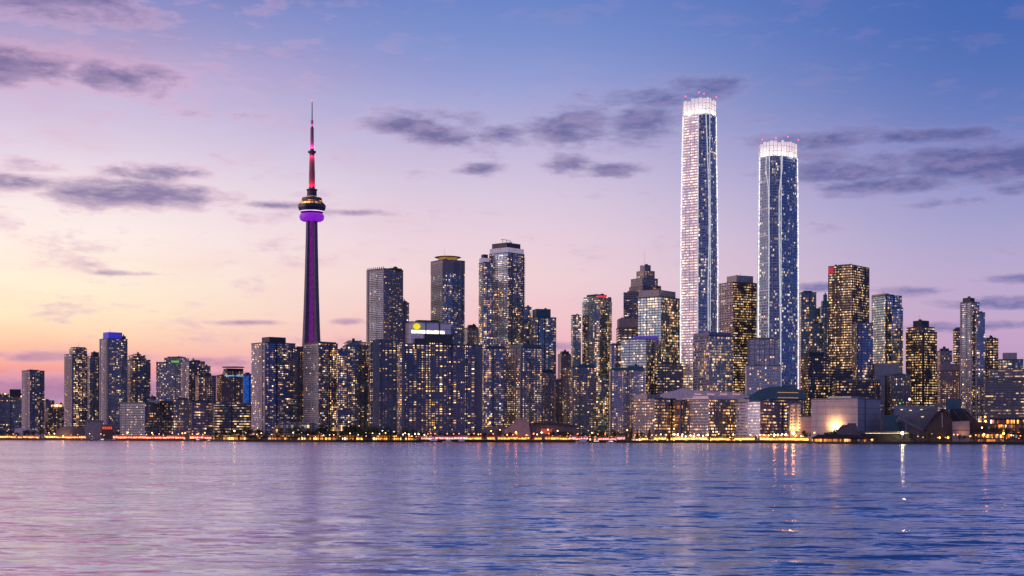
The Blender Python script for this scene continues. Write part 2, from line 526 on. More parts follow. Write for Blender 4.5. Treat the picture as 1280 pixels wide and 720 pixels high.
# ------------------------------------------------------------------ water, ground
def water():
    nr, na = 1050, 640
    d = 22.0 * (6500.0 / 22.0) ** (np.arange(nr) / (nr - 1.0))
    a = np.concatenate([np.linspace(-1.35, -0.40, 20, endpoint=False), np.linspace(-0.40, 0.40, na - 40, endpoint=False), np.linspace(0.40, 1.35, 20)])
    Dg, Ag = np.meshgrid(d, a, indexing='ij')
    X = Dg * np.sin(Ag)
    Y = Dg * np.cos(Ag)
    Z = np.zeros_like(X)
    r = np.random.RandomState(4)
    step = Dg * 0.0055
    for lam, amp, cnt in ((34, .055, 5), (15, .055, 6), (7.5, .050, 10), (4.4, .036, 12), (2.6, .022, 12)):
        for _ in range(cnt):
            L = lam * r.uniform(.75, 1.3)
            th = r.normal(0, .34)
            k = 2 * math.pi / L
            ph = r.uniform(0, 6.28)
            wob = 0.9 * np.sin((X * r.uniform(.5, 1.2) + Y * r.uniform(-.6, .6)) * k * .21 + r.uniform(0, 6.28))
            w_ = np.clip((L / step - 3.5) / 5.0, 0, 1)
            s = np.sin((Y * math.cos(th) + X * math.sin(th)) * k + ph + wob)
            Z += amp / math.sqrt(cnt) * w_ * (s + .22 * np.cos(2 * ((Y * math.cos(th) + X * math.sin(th)) * k + ph + wob)))
    me = bpy.data.meshes.new("water")
    nA = len(a)
    co = np.stack([X, Y, Z], -1).reshape(-1, 3).astype(np.float32)
    me.vertices.add(len(co))
    me.vertices.foreach_set("co", co.ravel())
    i = np.arange(nr - 1)[:, None] * nA + np.arange(nA - 1)[None, :]
    q = np.stack([i, i + 1, i + nA + 1, i + nA], -1).reshape(-1, 4)
    me.loops.add(q.size)
    me.loops.foreach_set("vertex_index", q.ravel().astype(np.int32))
    me.polygons.add(len(q))
    me.polygons.foreach_set("loop_start", np.arange(0, q.size, 4, dtype=np.int32))
    me.polygons.foreach_set("use_smooth", np.ones(len(q), dtype=bool))
    me.update()
    me.validate()
    m_ = bpy.data.materials.new("lake_water")
    m_.use_nodes = True
    n = N(m_.node_tree)
    b = m_.node_tree.nodes['Principled BSDF']
    pos = n.new('ShaderNodeNewGeometry').outputs['Position']
    nor = n.new('ShaderNodeNewGeometry').outputs['Normal']
    tot = None
    for sc, sx, sy, ax, ay in ((0.03, .4, 1.0, .02, .06), (0.25, .28, 1.0, .05, .46), (0.8, .30, 1.0, .07, .84), (2.6, .40, 1.0, .07, .50)):
        c = n.noise(n.vm('MULTIPLY', pos, (sx, sy, 1.0)), sc, 2.0, .55, out=1)
        v = n.vm('MULTIPLY', n.vm('SUBTRACT', c, (.5, .5, .5)), (ax * 2, ay * 2, 0.0))
        tot = v if tot is None else n.vm('ADD', tot, v)
    # cat's paws: patches of calmer and rougher water
    paw = n.smooth(n.noise(n.vm('MULTIPLY', pos, (.22, 1.0, 1.0)), 0.014, 4.0, .55), 0.32, 0.68, 0.6, 1.3)
    sc_ = n.vm('SCALE', tot)
    n.put(sc_.node.inputs['Scale'], paw)
    n.put(b.inputs['Normal'], n.vm('NORMALIZE', n.vm('ADD', nor, sc_)))
    b.inputs['Base Color'].default_value = (.006, .055, .20, 1)
    b.inputs['Roughness'].default_value = 0.06
    b.inputs['IOR'].default_value = 1.333
    # reflection share raised above plain Fresnel to brighten the lake
    fr = n.new('ShaderNodeFresnel')
    fr.inputs['IOR'].default_value = 1.333
    n.link(b.inputs['Normal'].links[0].from_socket, fr.inputs['Normal'])
    gl = n.new('ShaderNodeBsdfGlossy')
    gl.inputs['Color'].default_value = (.80, .86, .99, 1)
    gl.inputs['Roughness'].default_value = 0.19
    n.link(b.inputs['Normal'].links[0].from_socket, gl.inputs['Normal'])
    mx = n.new('ShaderNodeMixShader')
    n.put(mx.inputs[0], n.m('MULTIPLY', n.m('POWER', fr.outputs[0], 0.46), 1.0))
    n.link(b.outputs[0], mx.inputs[1])
    n.link(gl.outputs[0], mx.inputs[2])
    n.link(mx.outputs[0], m_.node_tree.nodes['Material Output'].inputs[0])
    me.materials.append(m_)
    o = bpy.data.objects.new("water", me)
    COL.objects.link(o)
    tag(o, kind='structure')


water()

g = MB()
edge = [pt(px, HOR, D_) for px, D_ in SHORE]
n_e = len(edge)
back_pts = [Vector((e.x * 40000 / e.y, 40000, 0)) for e in edge]
for i in range(n_e - 1):
    a, b, c, d_ = edge[i], edge[i + 1], back_pts[i + 1], back_pts[i]
    g.face([(a.x, a.y, GZ), (b.x, b.y, GZ), (c.x, c.y, GZ), (d_.x, d_.y, GZ)])
    g.face([(a.x, a.y, -3), (b.x, b.y, -3), (b.x, b.y, GZ), (a.x, a.y, GZ)])
tag(g.build("ground", plain("asphalt_and_earth", (.05, .05, .052), .9, 0, .3, .05)), kind='structure')
g = MB()
for i in range(n_e - 1):
    P = []
    for e, f in ((edge[i], 1.0), (edge[i + 1], 1.0), (edge[i + 1], 1.0), (edge[i], 1.0)):
        P.append(e)
    k0, k1 = 1.0 / 1.0, None
    off = lambda e, m: Vector((e.x * (e.y + m) / e.y, e.y + m, 0))
    a, b, c, d_ = off(edge[i], 1.2), off(edge[i + 1], 1.2), off(edge[i + 1], 20), off(edge[i], 20)
    g.face([(p.x, p.y, GZ + .006) for p in (a, b, c, d_)])
tag(g.build("promenade", plain("paving", (.16, .15, .14), .8, 0, .25, .2)), kind='structure')
g = MB()
for i in range(n_e - 1):
    off = lambda e, m: Vector((e.x * (e.y + m) / e.y, e.y + m, 0))
    a, b, c, d_ = off(edge[i], -.35), off(edge[i + 1], -.35), off(edge[i + 1], .8), off(edge[i], .8)
    g.face([(p.x, p.y, GZ + .35) for p in (a, b, c, d_)])
    g.face([(a.x, a.y, -2), (b.x, b.y, -2), (b.x, b.y, GZ + .35), (a.x, a.y, GZ + .35)])
    g.face([(c.x, c.y, GZ), (d_.x, d_.y, GZ), (d_.x, d_.y, GZ + .35), (c.x, c.y, GZ + .35)])
tag(g.build("quay_kerb", plain("wet_timber", (.022, .02, .02), .7, 0, .4, .8)), kind='structure')

# ------------------------------------------------------------------ towers
class Frame:
    """Rectangular plan whose near corner, left end and right end lie in the given picture columns at depth Y."""

    def __init__(self, x0, xs, x1, Y, maxdeep=46.0, deep=None):
        wl, wr = (xs - x0) * Y / FPX, (x1 - xs) * Y / FPX
        face_on = wl < 1.0
        az = math.atan((xs - 640.0) / FPX)      # plans are turned relative to the line of sight
        if face_on:
            th = R(1.0)
            self.Ll = deep or min(maxdeep, max(10.0, wr * .8))
        else:
            th = math.atan2(wl, wr)
            Ls = wl / math.sin(th)
            lim = deep or maxdeep
            if Ls > lim:
                th = math.asin(min(.93, wl / lim))
            self.Ll = None
        th -= az
        self.r = Vector((math.cos(th), math.sin(th)))
        self.l = Vector((-math.sin(th), math.cos(th)))
        c = pt(xs if not face_on else x0, HOR, Y)
        self.C = Vector((c.x, c.y))

        def reach(px, d):
            tx = (px - 640.0) / FPX
            return (tx * self.C.y - self.C.x) / (d.x - tx * d.y)
        self.Lr = reach(x1, self.r)
        if self.Ll is None:
            self.Ll = reach(x0, self.l)
        self.Y = Y

    def p(self, a, b):
        q = self.C + self.r * a + self.l * b
        return (q.x, q.y)

    def rect(self, a0, a1, b0, b1):
        return [self.p(a0, b0), self.p(a1, b0), self.p(a1, b1), self.p(a0, b1)]

    def plan(self, grow=0.0, chamfer=0.0, g4=None):
        a0, a1, b0, b1 = -grow, self.Lr + grow, -grow, self.Ll + grow
        if chamfer <= 0:
            return self.rect(a0, a1, b0, b1)
        c = chamfer
        return [self.p(a0 + c, b0), self.p(a1 - c, b0), self.p(a1, b0 + c), self.p(a1, b1 - c), self.p(a1 - c, b1), self.p(a0 + c, b1), self.p(a0, b1 - c), self.p(a0, b0 + c)]

    def mid(self):
        return self.p(self.Lr / 2, self.Ll / 2)


def box_on(mb, F, a0, a1, b0, b1, z0, z1, mi=0):
    mb.prism(F.rect(a0, a1, b0, b1), z0, z1, 0, mi, mi, bottom=True)


def parapet(root, F, z, mat, o, hgt=1.3, ch=0):
    mb = MB()
    t = .45
    for a0, a1, b0, b1 in ((-.25, F.Lr + .25, -.25, t), (-.25, F.Lr + .25, F.Ll - t, F.Ll + .25), (-.25, t, t, F.Ll - t), (F.Lr - t, F.Lr + .25, t, F.Ll - t)):
        box_on(mb, F, a0, a1, b0, b1, z - .5, z + hgt)
    return mb.build("parapet", mat, root, o)


def balconies(root, F, side, f0, f1, z0, z1, o, deep=1.5, fh=3.0, slab=BALC, rail=RAILG, gap=0):
    mb = MB()
    L = F.Lr if side == 'R' else F.Ll
    s, e = L * f0, L * f1
    z = math.ceil(z0 / fh) * fh
    k = 0
    while z < z1 - 1.0:
        k += 1
        if not (gap and k % gap == 0):
            if side == 'R':
                box_on(mb, F, s, e, -deep, -.02, z - .14, z + .14, 0)
                box_on(mb, F, s, e, -deep, -deep + .08, z + .14, z + 1.15, 1)
            elif side == 'L':
                box_on(mb, F, -deep, -.02, s, e, z - .14, z + .14, 0)
                box_on(mb, F, -deep, -deep + .08, s, e, z + .14, z + 1.15, 1)
            else:   # the far end of the right-hand face
                box_on(mb, F, F.Lr + .02, F.Lr + deep, F.Ll * f0, F.Ll * f1, z - .14, z + .14, 0)
                box_on(mb, F, F.Lr + deep - .08, F.Lr + deep, F.Ll * f0, F.Ll * f1, z + .14, z + 1.15, 1)
        z += fh
    return mb.build("balcony_stack", [slab, rail], root, o)


def pier(root, F, side, f, wide, z0, z1, mat, o, deep=.9):
    mb = MB()
    if side == 'R':
        a = F.Lr * f
        box_on(mb, F, a - wide / 2, a + wide / 2, -deep, .4, z0, z1)
    else:
        b = F.Ll * f
        box_on(mb, F, -deep, .4, b - wide / 2, b + wide / 2, z0, z1)
    return mb.build("wall_pier", mat, root, o)


def fins(root, F, z0, z1, step, mat, o, deep=.45, wide=.35):
    mb = MB()
    for L, side in ((F.Lr, 'R'), (F.Ll, 'L')):
        n = max(2, int(round(L / step)))
        for i in range(n + 1):
            q = L * i / n
            if side == 'R':
                box_on(mb, F, q - wide / 2, q + wide / 2, -deep, .05, z0, z1)
            else:
                box_on(mb, F, -deep, .05, q - wide / 2, q + wide / 2, z0, z1)
    return mb.build("facade_fins", mat, root, o)


def bands(root, F, z0, z1, step, mat, o, deep=.4, hgt=.5):
    mb = MB()
    z = math.ceil(z0 / step) * step
    while z < z1 - .5:
        box_on(mb, F, -deep, F.Lr + deep, -deep, F.Ll + deep, z - hgt / 2, z + hgt / 2)
        z += step
    return mb.build("floor_edges", mat, root, o)


def rooftop(root, F, z, o, n=3, top=None):
    for _ in range(n):
        mb = MB()
        w_, d_, h_ = rnd.uniform(2.5, 6), rnd.uniform(2.5, 5), rnd.uniform(1.5, 3.6)
        w_, d_ = min(w_, F.Lr * .3), min(d_, F.Ll * .3)
        a, b = rnd.uniform(.08, .9) * (F.Lr - w_), rnd.uniform(.1, .85) * (F.Ll - d_)
        box_on(mb, F, a, a + w_, b, b + d_, z, z + h_)
        box_on(mb, F, a + w_ * .2, a + w_ * .6, b + d_ * .2, b + d_ * .6, z + h_, z + h_ + .8)
        mb.build("rooftop_unit", rnd.choice([STEEL, DARKCAP, GREYC]), root, o)


def tower(name, label, cat, group, x0, xs, x1, ytop, Y, style, lit=1.0, glow_=1.0, caps=(), wings=(), balc=(), piers=(), fin=None, band=None, lobby=False,
          units=2, roofm=None, par=True, mast=None, maxdeep=46.0, deep=None, frame=None, glass=None, z_base=None, chamfer=0.0,
          left=None):
    F = Frame(x0, xs, x1, Y, maxdeep, deep)
    zt = pt((x0 + x1) / 2, ytop, Y).z
    z0 = GZ if z_base is None else z_base
    o = (F.mid()[0], F.mid()[1], z0)
    root = thing(name, label, cat, o, group)
    fm = facade(style, lit, glow_, frame, glass)
    roofm = roofm or ROOF
    mb = MB()
    zb = z0
    if lobby:
        mb.prism(F.plan(-.4), z0, z0 + 6.0, 0, 0, None)
        mb.build("lobby", facade("lobby"), root, o)
        zb = z0 + 6.0
        mb = MB()
    mb.prism(F.plan(0, chamfer), zb, zt, rnd.uniform(0, 900), 0, 1, bottom=lobby)
    lm = facade(left, lit * .7, glow_) if left else fm  # western sky light put into a paler left-wall facade with fewer lit windows
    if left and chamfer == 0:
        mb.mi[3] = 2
    body = mb.build("tower_body", [fm, roofm, lm], root, o)
    if par and chamfer == 0:
        parapet(body, F, zt, roofm if style != 'flats_pale' else BALC, o)
    frac = (xs - x0) / float(x1 - x0)
    for w_ in wings:       # lower or higher shoulders of the same building
        wx0, wxs, wx1, wy, wst, dY = w_
        G = Frame(wx0, wxs, wx1, Y + dY, maxdeep)
        mb = MB()
        wz = pt((wx0 + wx1) / 2, wy, Y + dY).z
        mb.prism(G.plan(), z0, wz, rnd.uniform(0, 900), 0, 1)
        sw = mb.build("side_wing", [fm if wst is None else facade(wst, lit), roofm], root, o)
        parapet(sw, G, wz, roofm, o, 1.0)
        if units:
            rooftop(sw, G, wz, o, 1)
    top = zt
    topF = F
    for c in caps:
        ca, cb, cy_, cmat = c[:4]
        cname = c[4] if len(c) > 4 else "mechanical_penthouse"
        rel = (cb - ca) / float(x1 - x0)
        depth_in = max(.6, (1 - min(rel, 1)) * .5 * (F.Ll * F.l.y + .3 * F.Lr * F.r.y))
        Yc = Y + depth_in
        G = Frame(ca, ca + (cb - ca) * frac, cb, Yc, maxdeep * max(.4, rel), None if frac > .03 else F.Ll * .6)
        cz = pt((ca + cb) / 2, cy_, Yc).z
        mb = MB()
        mb.prism(G.plan(), top if (ca >= x0 - 1 and cz > top) else zt, cz, rnd.uniform(0, 99), 0, 1)
        mm = cmat if isinstance(cmat, bpy.types.Material) else facade(cmat, lit)
        cap_o = mb.build(cname, [mm, roofm], root, o)
        if cz > zt:
            topF, topz = G, cz
            topmax = cz
            if rnd.random() < .7:
                rooftop(cap_o, G, cz, o, 1)
    if units:
        rooftop(body, F, zt, o, units + 1)
    rr_ = random.Random(int(x0 * 31 + ytop * 7))
    tall = zt - GZ > 45
    if tall and style.startswith('flats') and chamfer == 0:
        if not any(b[0] == 'R' for b in balc):
            f0_ = rr_.uniform(.1, .5)
            balconies(root, F, 'R', f0_, f0_ + rr_.uniform(.16, .3), zb + 4, zt - 3, o, 1.3)
        if not any(b[0] == 'L' for b in balc) and F.Ll > 12 and xs - x0 > 5:
            f0_ = rr_.uniform(.1, .5)
            balconies(root, F, 'L', f0_, f0_ + rr_.uniform(.2, .4), zb + 4, zt - 3, o, 1.3)
    if tall and not piers and not fin and chamfer == 0 and style != 'stone':
        for _ in range(rr_.choice((1, 2, 2))):
            pier(root, F, 'R', rr_.uniform(.04, .96), rr_.uniform(1.2, 2.6), zb, zt + rr_.uniform(.2, 1.5), rr_.choice((GREYC, DARKCAP, BALCD)), o, .6)
    if not caps and units and F.Lr > 14:
        sb = MB()
        box_on(sb, F, F.Lr * .22, F.Lr * .74, F.Ll * .25, F.Ll * .75, zt, zt + rr_.uniform(2.5, 4.5))
        sb.build("roof_screen", rr_.choice((DARKCAP, GREYC, STEEL)), root, o)
    if tall and not mast and rr_.random() < .4:
        mx_, my_ = topF.p(topF.Lr * rr_.uniform(.2, .8), topF.Ll * .5)
        tz_ = zt if topF is F else topz
        sb = MB()
        sb.tube((mx_, my_, tz_), (mx_, my_, tz_ + rr_.uniform(5, 12)), .3, .1, 5)
        sb.build("mast", STEEL, root, o)
    for b in balc:
        side, f0, f1 = b[:3]
        balconies(root, F, side, f0, f1, zb + 4, zt - 3, o, *(b[3:]))
    for p_ in piers:
        side, f, wide, mat = p_[:4]
        pier(root, F, side, f, wide, zb, zt + 1, mat, o)
    if fin:
        fins(root, F, zb, zt, fin[0], fin[1], o)
    if band:
        bands(root, F, zb, zt, band[0], band[1], o)
    if mast:
        mp = pt(mast[0], mast[1], Y + F.Ll * .4)
        mb = MB()
        mb.tube((mp.x, mp.y, zt), mp, .35, .12, 6)
        mb.build("mast", STEEL, root, o)
    return root, F, zt, o


def lit_panel(name, root, F, side, f0, f1, z0, z1, mat, o, deep=.35, label=None):
    mb = MB()
    if side == 'R':
        box_on(mb, F, F.Lr * f0, F.Lr * f1, -deep, -.03, z0, z1)
    else:
        box_on(mb, F, -deep, -.03, F.Ll * f0, F.Ll * f1, z0, z1)
    q = mb.build(name, mat, root, o)
    if label:
        q["label"] = label
    return q


APT, OFF = "apartment tower", "office tower"
GL, GF, GB = "towers on the western shore", "towers along the central quay", "downtown towers"

# --- far left
tower("apartment_block", "long low pale apartment block with a lit top floor at the far left edge", "apartment block", GL, -14, -12, 34, 496, 3250, 'flats_pale', 1.0,
      caps=[(-10, 32, 491.5, 'lobby', "lit_top_floor"), (12, 26, 486.5, DARKCAP)], units=3, deep=24)
tower("apartment_tower", "lone mid-rise tower standing apart near the left edge, its left side plain and pale", APT, GL, 27, 37, 55.5, 463.5, 3150, 'flats_dark', .75,
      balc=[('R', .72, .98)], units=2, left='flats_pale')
tower("apartment_block", "low block with a glowing pink top floor between the lone tower and the tower group", "apartment block", GL, 56, 60, 82, 510, 3200, 'brick', 1.2,
      caps=[(64, 81, 505.5, 'lobby', "lit_top_floor")], units=3, deep=25)
tower("apartment_block", "small dark flat-roofed block far behind the pink-lit low block", "apartment block", GL, 55, 57, 68, 501, 3600, 'stone', .4, caps=[(57, 61, 499, DARKCAP)], units=2)
tower("apartment_tower", "first tower of the left group, with a darker raised core and a pale stepped shoulder", APT, GL, 80, 89, 109, 443, 3020, 'flats_dark', 1.15, glow_=1.2,
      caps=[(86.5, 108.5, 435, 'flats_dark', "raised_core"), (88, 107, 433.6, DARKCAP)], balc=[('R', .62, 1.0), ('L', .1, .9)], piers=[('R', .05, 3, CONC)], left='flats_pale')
tower("apartment_tower", "narrow dark tower squeezed between the raised-core tower and the blue-crowned tower", APT, GL, 108, 112, 126, 446, 3110, 'flats_dark', 1.1,
      caps=[(113.5, 123.5, 440, DARKCAP)], balc=[('R', .4, .9)])
tw, F, zt, o = tower("apartment_tower", "tallest tower of the left group, crowned with a glowing blue box", APT, GL, 124, 134, 159, 423.5, 2960, 'flats_grey', 1.0,
      caps=[(152, 157, 420, DARKCAP), (128.5, 152.5, 415, glow("blue_crown_light", (66, 58, 225), .6, .3), "lit_crown")],
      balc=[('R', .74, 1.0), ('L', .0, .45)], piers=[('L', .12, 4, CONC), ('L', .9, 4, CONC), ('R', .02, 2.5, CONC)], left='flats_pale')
tower("apartment_tower", "dark stepped-top tower right of the blue-crowned tower, beside a gap of sky", APT, GL, 158, 166.5, 188, 450, 3010, 'flats_dark', 1.15, glow_=1.15,
      caps=[(160, 182.5, 443.5, 'flats_dark', "raised_core"), (166, 176, 442.2, DARKCAP)], balc=[('R', .7, 1.0)], left='flats_pale')
tower("apartment_block", "small dark block at the foot of the gap of sky right of the left towers", "apartment block", GL, 186, 187, 198, 498, 3120, 'stone', .6, caps=[(189, 194, 495, DARKCAP)])
tw, F, zt, o = tower("apartment_tower", "broad residential tower with a small green rooftop sign", APT, GL, 195, 226, 237, 453, 2900, 'flats_dark', 1.2, glow_=1.1,
      caps=[(205, 236, 447, 'flats_dark', "raised_core"), (209, 232, 445.6, DARKCAP)], balc=[('L', .0, .3)], piers=[('R', .5, 8, CONC)])
mb = MB()
q = pt(219, 452, 2893)
mb.box(q.x - 7, q.x + 7, q.y - 1.2, q.y, q.z - 1.7, q.z + 1.7)
mb.build("roof_sign", glow("green_sign", (120, 210, 70), .8, .3), tw, o)
tower("apartment_tower", "paler tower stepping down to the right of the green-sign tower", APT, GL, 226, 236, 256, 452, 2840, 'flats_grey', 1.1,
      caps=[(238, 250, 450, DARKCAP)], wings=[(254, 255, 263, 458, None, 6)], balc=[('R', .1, .5)])
tower("apartment_block", "mid-rise warm-lit block in front of the stepping pale tower", "apartment block", GL, 244, 248, 270, 470, 2790, 'brick', 1.7, caps=[(254, 264, 467, DARKCAP)], balc=[('R', .6, .95)])
tw, F, zt, o = tower("apartment_tower", "mid-rise with a curved flat roof and a blue-lit cornice line", APT, GL, 270.5, 277, 306, 469, 2800, 'brick', 1.4, glow_=1.1, units=1, roofm=DARKCAP,
      caps=[(277, 304, 464, 'office_teal', "set_back_floor"), (279, 304, 460.5, DARKCAP)])
lit_panel("lit_cornice", tw, F, 'R', .12, .98, zt - 1.6, zt + .3, glow("cyan_strip", (110, 190, 250), 1.0, .3), o)
mb = MB()
q = pt(291, 459, 2812)
mb.prism([(q.x - 19 + 38 * i / 8.0, q.y - 3 - 9 * math.sin(math.pi * i / 8)) for i in range(9)] + [(q.x + 19, q.y + 12), (q.x - 19, q.y + 12)], q.z - .8, q.z + .9, 0, 0, 0, bottom=True)
mb.build("roof_canopy", DARKCAP, tw, o)
tower("office_block", "slab with an end wall lit bright blue beside the curved-roof mid-rise", "office block", GL, 303.5, 304.5, 315, 468, 2760, 'office_grid', 0, frame=(.2, .2, .25),
      units=1)
tw = bpy.data.objects[-1] if False else None
root, F, zt, o = tower("light_wall", "tall vivid blue light wall on the shoulder of the dark front tower", "light wall", GL, 304.6, 304.8, 313.6, 470, 2752, 'office_grid', 0, deep=3, units=0, par=False)
lit_panel("lit_face", root, F, 'R', .03, .97, pt(309, 503, 2752).z, zt - .5, glow("blue_wall_light", (28, 96, 205), .6, .5), o)

# --- front low-rises on the left
tower("office_building", "low office with a pale gridded left front and dark teal-roofed right wing", "office building", GL, 150, 181, 217, 503.5, 2800, 'lowrise', 1.0, lobby=True, units=3,
      roofm=TEALROOF, maxdeep=60, caps=[(186, 216, 500.5, TEALROOF)], band=(4.2, GREYC), left='lowrise_pale')
tower("office_building", "narrow pale stone-fronted office standing between two dark low offices", "office building", GL, 217, 236.5, 240, 500, 2690, 'lowrise_pale', .9, lobby=True, maxdeep=30, units=2)
tower("office_building", "dark low office with a flat teal roof in front of the warm-lit brick block", "office building", GL, 238, 239, 272, 502, 2660, 'lowrise', .9, lobby=True, units=2, roofm=TEALROOF,
      band=(4.2, DARKCAP))
tower("office_building", "dark terraced office with long lit window bands beside the pale-piered front tower", "office building", GL, 266, 268, 316, 506, 2620, 'office_band', 1.0, glow_=1.15, lobby=True, units=2,
      roofm=TEALROOF, caps=[(270, 300, 502, 'office_band', "set_back_floor")], band=(4.0, DARKCAP))

# --- central front row
tower("apartment_tower", "big dark glass tower with a raised square top at the front row's left end", APT, GF, 314, 331, 369, 428.5, 2480, 'flats_dark', 1.2, glow_=1.35, lobby=True,
      frame=(.08, .09, .12), glass=(.09, .14, .24), caps=[(327, 357, 421, DARKCAP, "raised_core")], piers=[('L', .22, 5.5, CONC), ('R', .0, 2.2, CONC), ('R', .38, 3.0, DARKCAP)],
      balc=[('R', .44, .62, 1.2), ('R', .84, 1.0, 1.2)], left='flats_blue')
tower("apartment_tower", "thin dark slice of a tower between the two big front towers below the needle tower", APT, GF, 366, 367, 384, 435.5, 2540, 'flats_dark', 1.2, balc=[('R', .3, .8)])
tower("apartment_tower", "front tower with a pale left flank directly below the needle tower", APT, GF, 379, 398, 422, 429, 2470, 'flats_dark', 1.1, glow_=1.4, lobby=True, glass=(.06, .09, .18),
      wings=[(420, 422, 433, 437, None, 4)], caps=[(384, 420, 426.8, DARKCAP)], balc=[('L', .02, .98, 1.0)], left='flats_pale')
tower("apartment_tower", "dark front tower with two columns of gold windows, right of the needle tower", APT, GF, 428, 432, 460, 432, 2520, 'flats_dark', 1.35, glow_=1.3,
      caps=[(429, 458, 427, 'office_teal', "glass_top"), (433, 452, 425.6, DARKCAP)], balc=[('R', .5, .95)])
tower("apartment_tower", "front tower divided by a tall blank concrete pier, left of the big hotel", APT, GF, 460, 463, 498, 426, 2460, 'hotel', .8, lobby=True, units=3,
      piers=[('R', .2, 11.5, GREYC), ('R', .97, 4, GREYC)])
hotel, F, zt, o = tower("hotel", "wide dark hotel slab with big gold windows facing the water", "hotel", GF, 496, 500, 601, 430, 2440, 'hotel', 1.15, glow_=1.15, lobby=True, units=4, deep=24,
      caps=[(516, 566, 423, DARKCAP, "roof_pavilion"), (529, 566, 417.5, DARKCAP, "roof_pavilion")], piers=[('R', .035, 5, GREYC), ('R', .96, 8.5, GREYC), ('R', .19, 2, DARKCAP)])
pier(hotel, F, 'R', 1.0, 4.5, GZ, zt + 2, GREYC, o, 1.3)
for f0, f1, dz, dp in ((.07, .30, -7, 2.6), (.36, .58, 2.5, 3.4), (.64, .80, -3, 2.2), (.83, .92, -12, 3.0)):
    mb = MB()
    mb.prism(F.rect(F.Lr * f0, F.Lr * f1, -dp, .3), GZ + 7, zt + dz, rnd.uniform(0, 900), 0, 1, bottom=True)
    mb.build("projecting_bay", [facade("hotel", 1.15, 1.15), ROOF], hotel, o)
# hall with the lit sign behind the hotel
hall, F, zt, o = tower("exhibition_hall", "pale box hall with a white light band and yellow disc sign above the hotel roof", "hall", GF, 506, 513, 563, 402.5, 2640, 'blank', 0, units=2, deep=30,
      frame=(.62, .58, .63), roofm=GREYC)
lit_panel("light_band", hall, F, 'R', .02, .84, pt(530, 416.3, 2640).z, pt(530, 412.6, 2640).z, glow("white_band", (255, 246, 232), 2.2, .6), o, .5)
mb = MB()
q = pt(521, 408, 2637)
ring = [(q.x + 5.9 * math.cos(t), q.z + 5.2 * math.sin(t)) for t in [2 * math.pi * k / 24 for k in range(24)]]
mb.face([(x, q.y - .5, z) for x, z in ring])
for k in range(24):
    a, b = ring[k], ring[(k + 1) % 24]
    mb.face([(b[0], q.y - .5, b[1]), (a[0], q.y - .5, a[1]), (a[0], q.y + .6, a[1]), (b[0], q.y + .6, b[1])])
mb.build("disc_sign", glow("yellow_disc", (250, 226, 20), 1.0, .12), hall, o)
tower("apartment_tower", "tall pale-sided tower with a row of fins along its roof, right of the needle tower", APT, GB, 458, 480, 503.5, 336, 2640, 'flats_grey', .85, caps=[(481, 502, 334.6, DARKCAP)],
      piers=[('L', .94, 5, CONC), ('L', .05, 3, CONC)], band=(3.0, GREYC), maxdeep=60, left='flats_pale')
F = Frame(458, 480, 503.5, 2640, 60)
fin_root = [x for x in bpy.data.objects if x.get("label", "").startswith("tall pale-sided tower")][0]
mb = MB()
for k in range(9):
    b = F.Ll * (.06 + .11 * k)
    zt_ = pt(480, 336, 2640).z
    box_on(mb, F, .3, 1.3, b, b + 1.0, zt_, zt_ + 4.2)
mb.build("roof_fins", CONC, fin_root, tuple(fin_root.location))
tower("apartment_tower", "slim distant tower peeping out right of the finned tower", APT, GB, 500, 503, 511, 379, 2900, 'flats_dark', 1.0, caps=[(503, 508, 376, DARKCAP)], mast=(504, 372))
tw, F, zt, o = tower("apartment_tower", "dark glass tower with a gold-lit disc canopy on its roof", APT, GB, 538, 553, 580.5, 325, 2680, 'flats_blue', .8, glass=(.10, .15, .27), units=1, balc=[('L', 0, .95, 1.1)],
      mast=(556, 311), left='flats_grey')
zb_ = pt(560, 341, 2680).z
mb = MB()
mb.prism(F.plan(.25), zb_, zt - 1, 0, 0, None)
mb.build("upper_band", plain("mauve_panels", (.26, .22, .26), .5, .3), tw, o)
mb = MB()
q = F.mid()
zc = pt(558, 320.5, 2690).z
mb.lathe([(22, zc), (23.5, zc + 1.0), (20, zc + 1.8)], 28, q[0], q[1] + 3)
mb.build("disc_canopy", plain("bronze", (.16, .11, .06), .45, .5), tw, o)
mb = MB()
mb.lathe([(17, zt), (17, zc - .02)], 28, q[0], q[1] + 3)
mb.build("lit_drum", glow("gold_drum", (240, 170, 60), .35, .6), tw, o)
tower("office_block", "small dark block showing between the disc-roofed tower and the tall balconied tower", "office block", GB, 580, 584, 601, 410, 2850, 'stone', .8, caps=[(584, 595, 406, DARKCAP)])
tw, F, zt, o = tower("apartment_tower", "tallest balconied tower of the centre, with a white lit top ring and a roof crane", APT, GB, 611, 634, 655, 316, 2660, 'flats_blue', 1.15, glow_=1.1,
      glass=(.12, .17, .27), frame=(.15, .16, .2), units=0,
      caps=[(611.6, 654.4, 309, glow("ring_light", (190, 170, 205), .55, .2), "lit_ring"), (614.5, 650, 303, DARKCAP)],
      balc=[('R', .05, .46, 1.6), ('R', .56, 1.0, 1.9), ('L', .04, .46, 1.6), ('L', .55, .98, 1.7), ('E', .1, .9, 1.9)],
      wings=[(598, 604, 619, 328, None, 16)])
mb = MB()
for (a, b) in (((628, 303), (628.5, 299.3)), ((626, 299), (638, 300.6)), ((633, 303), (633, 299.9))):
    mb.tube(pt(a[0], a[1], 2672), pt(b[0], b[1], 2672), .45, .35, 6)
mb.build("roof_crane", STEEL, tw, o)
G = Frame(598.6, 603, 611, 2676)
mb = MB()
mb.prism(G.plan(), pt(604, 328, 2674).z, pt(604, 322, 2674).z, 0, 0, 1)
mb.build("lit_ring", [glow("ring_light", (190, 170, 205), .55, .2), ROOF], tw, o)
mb = MB()
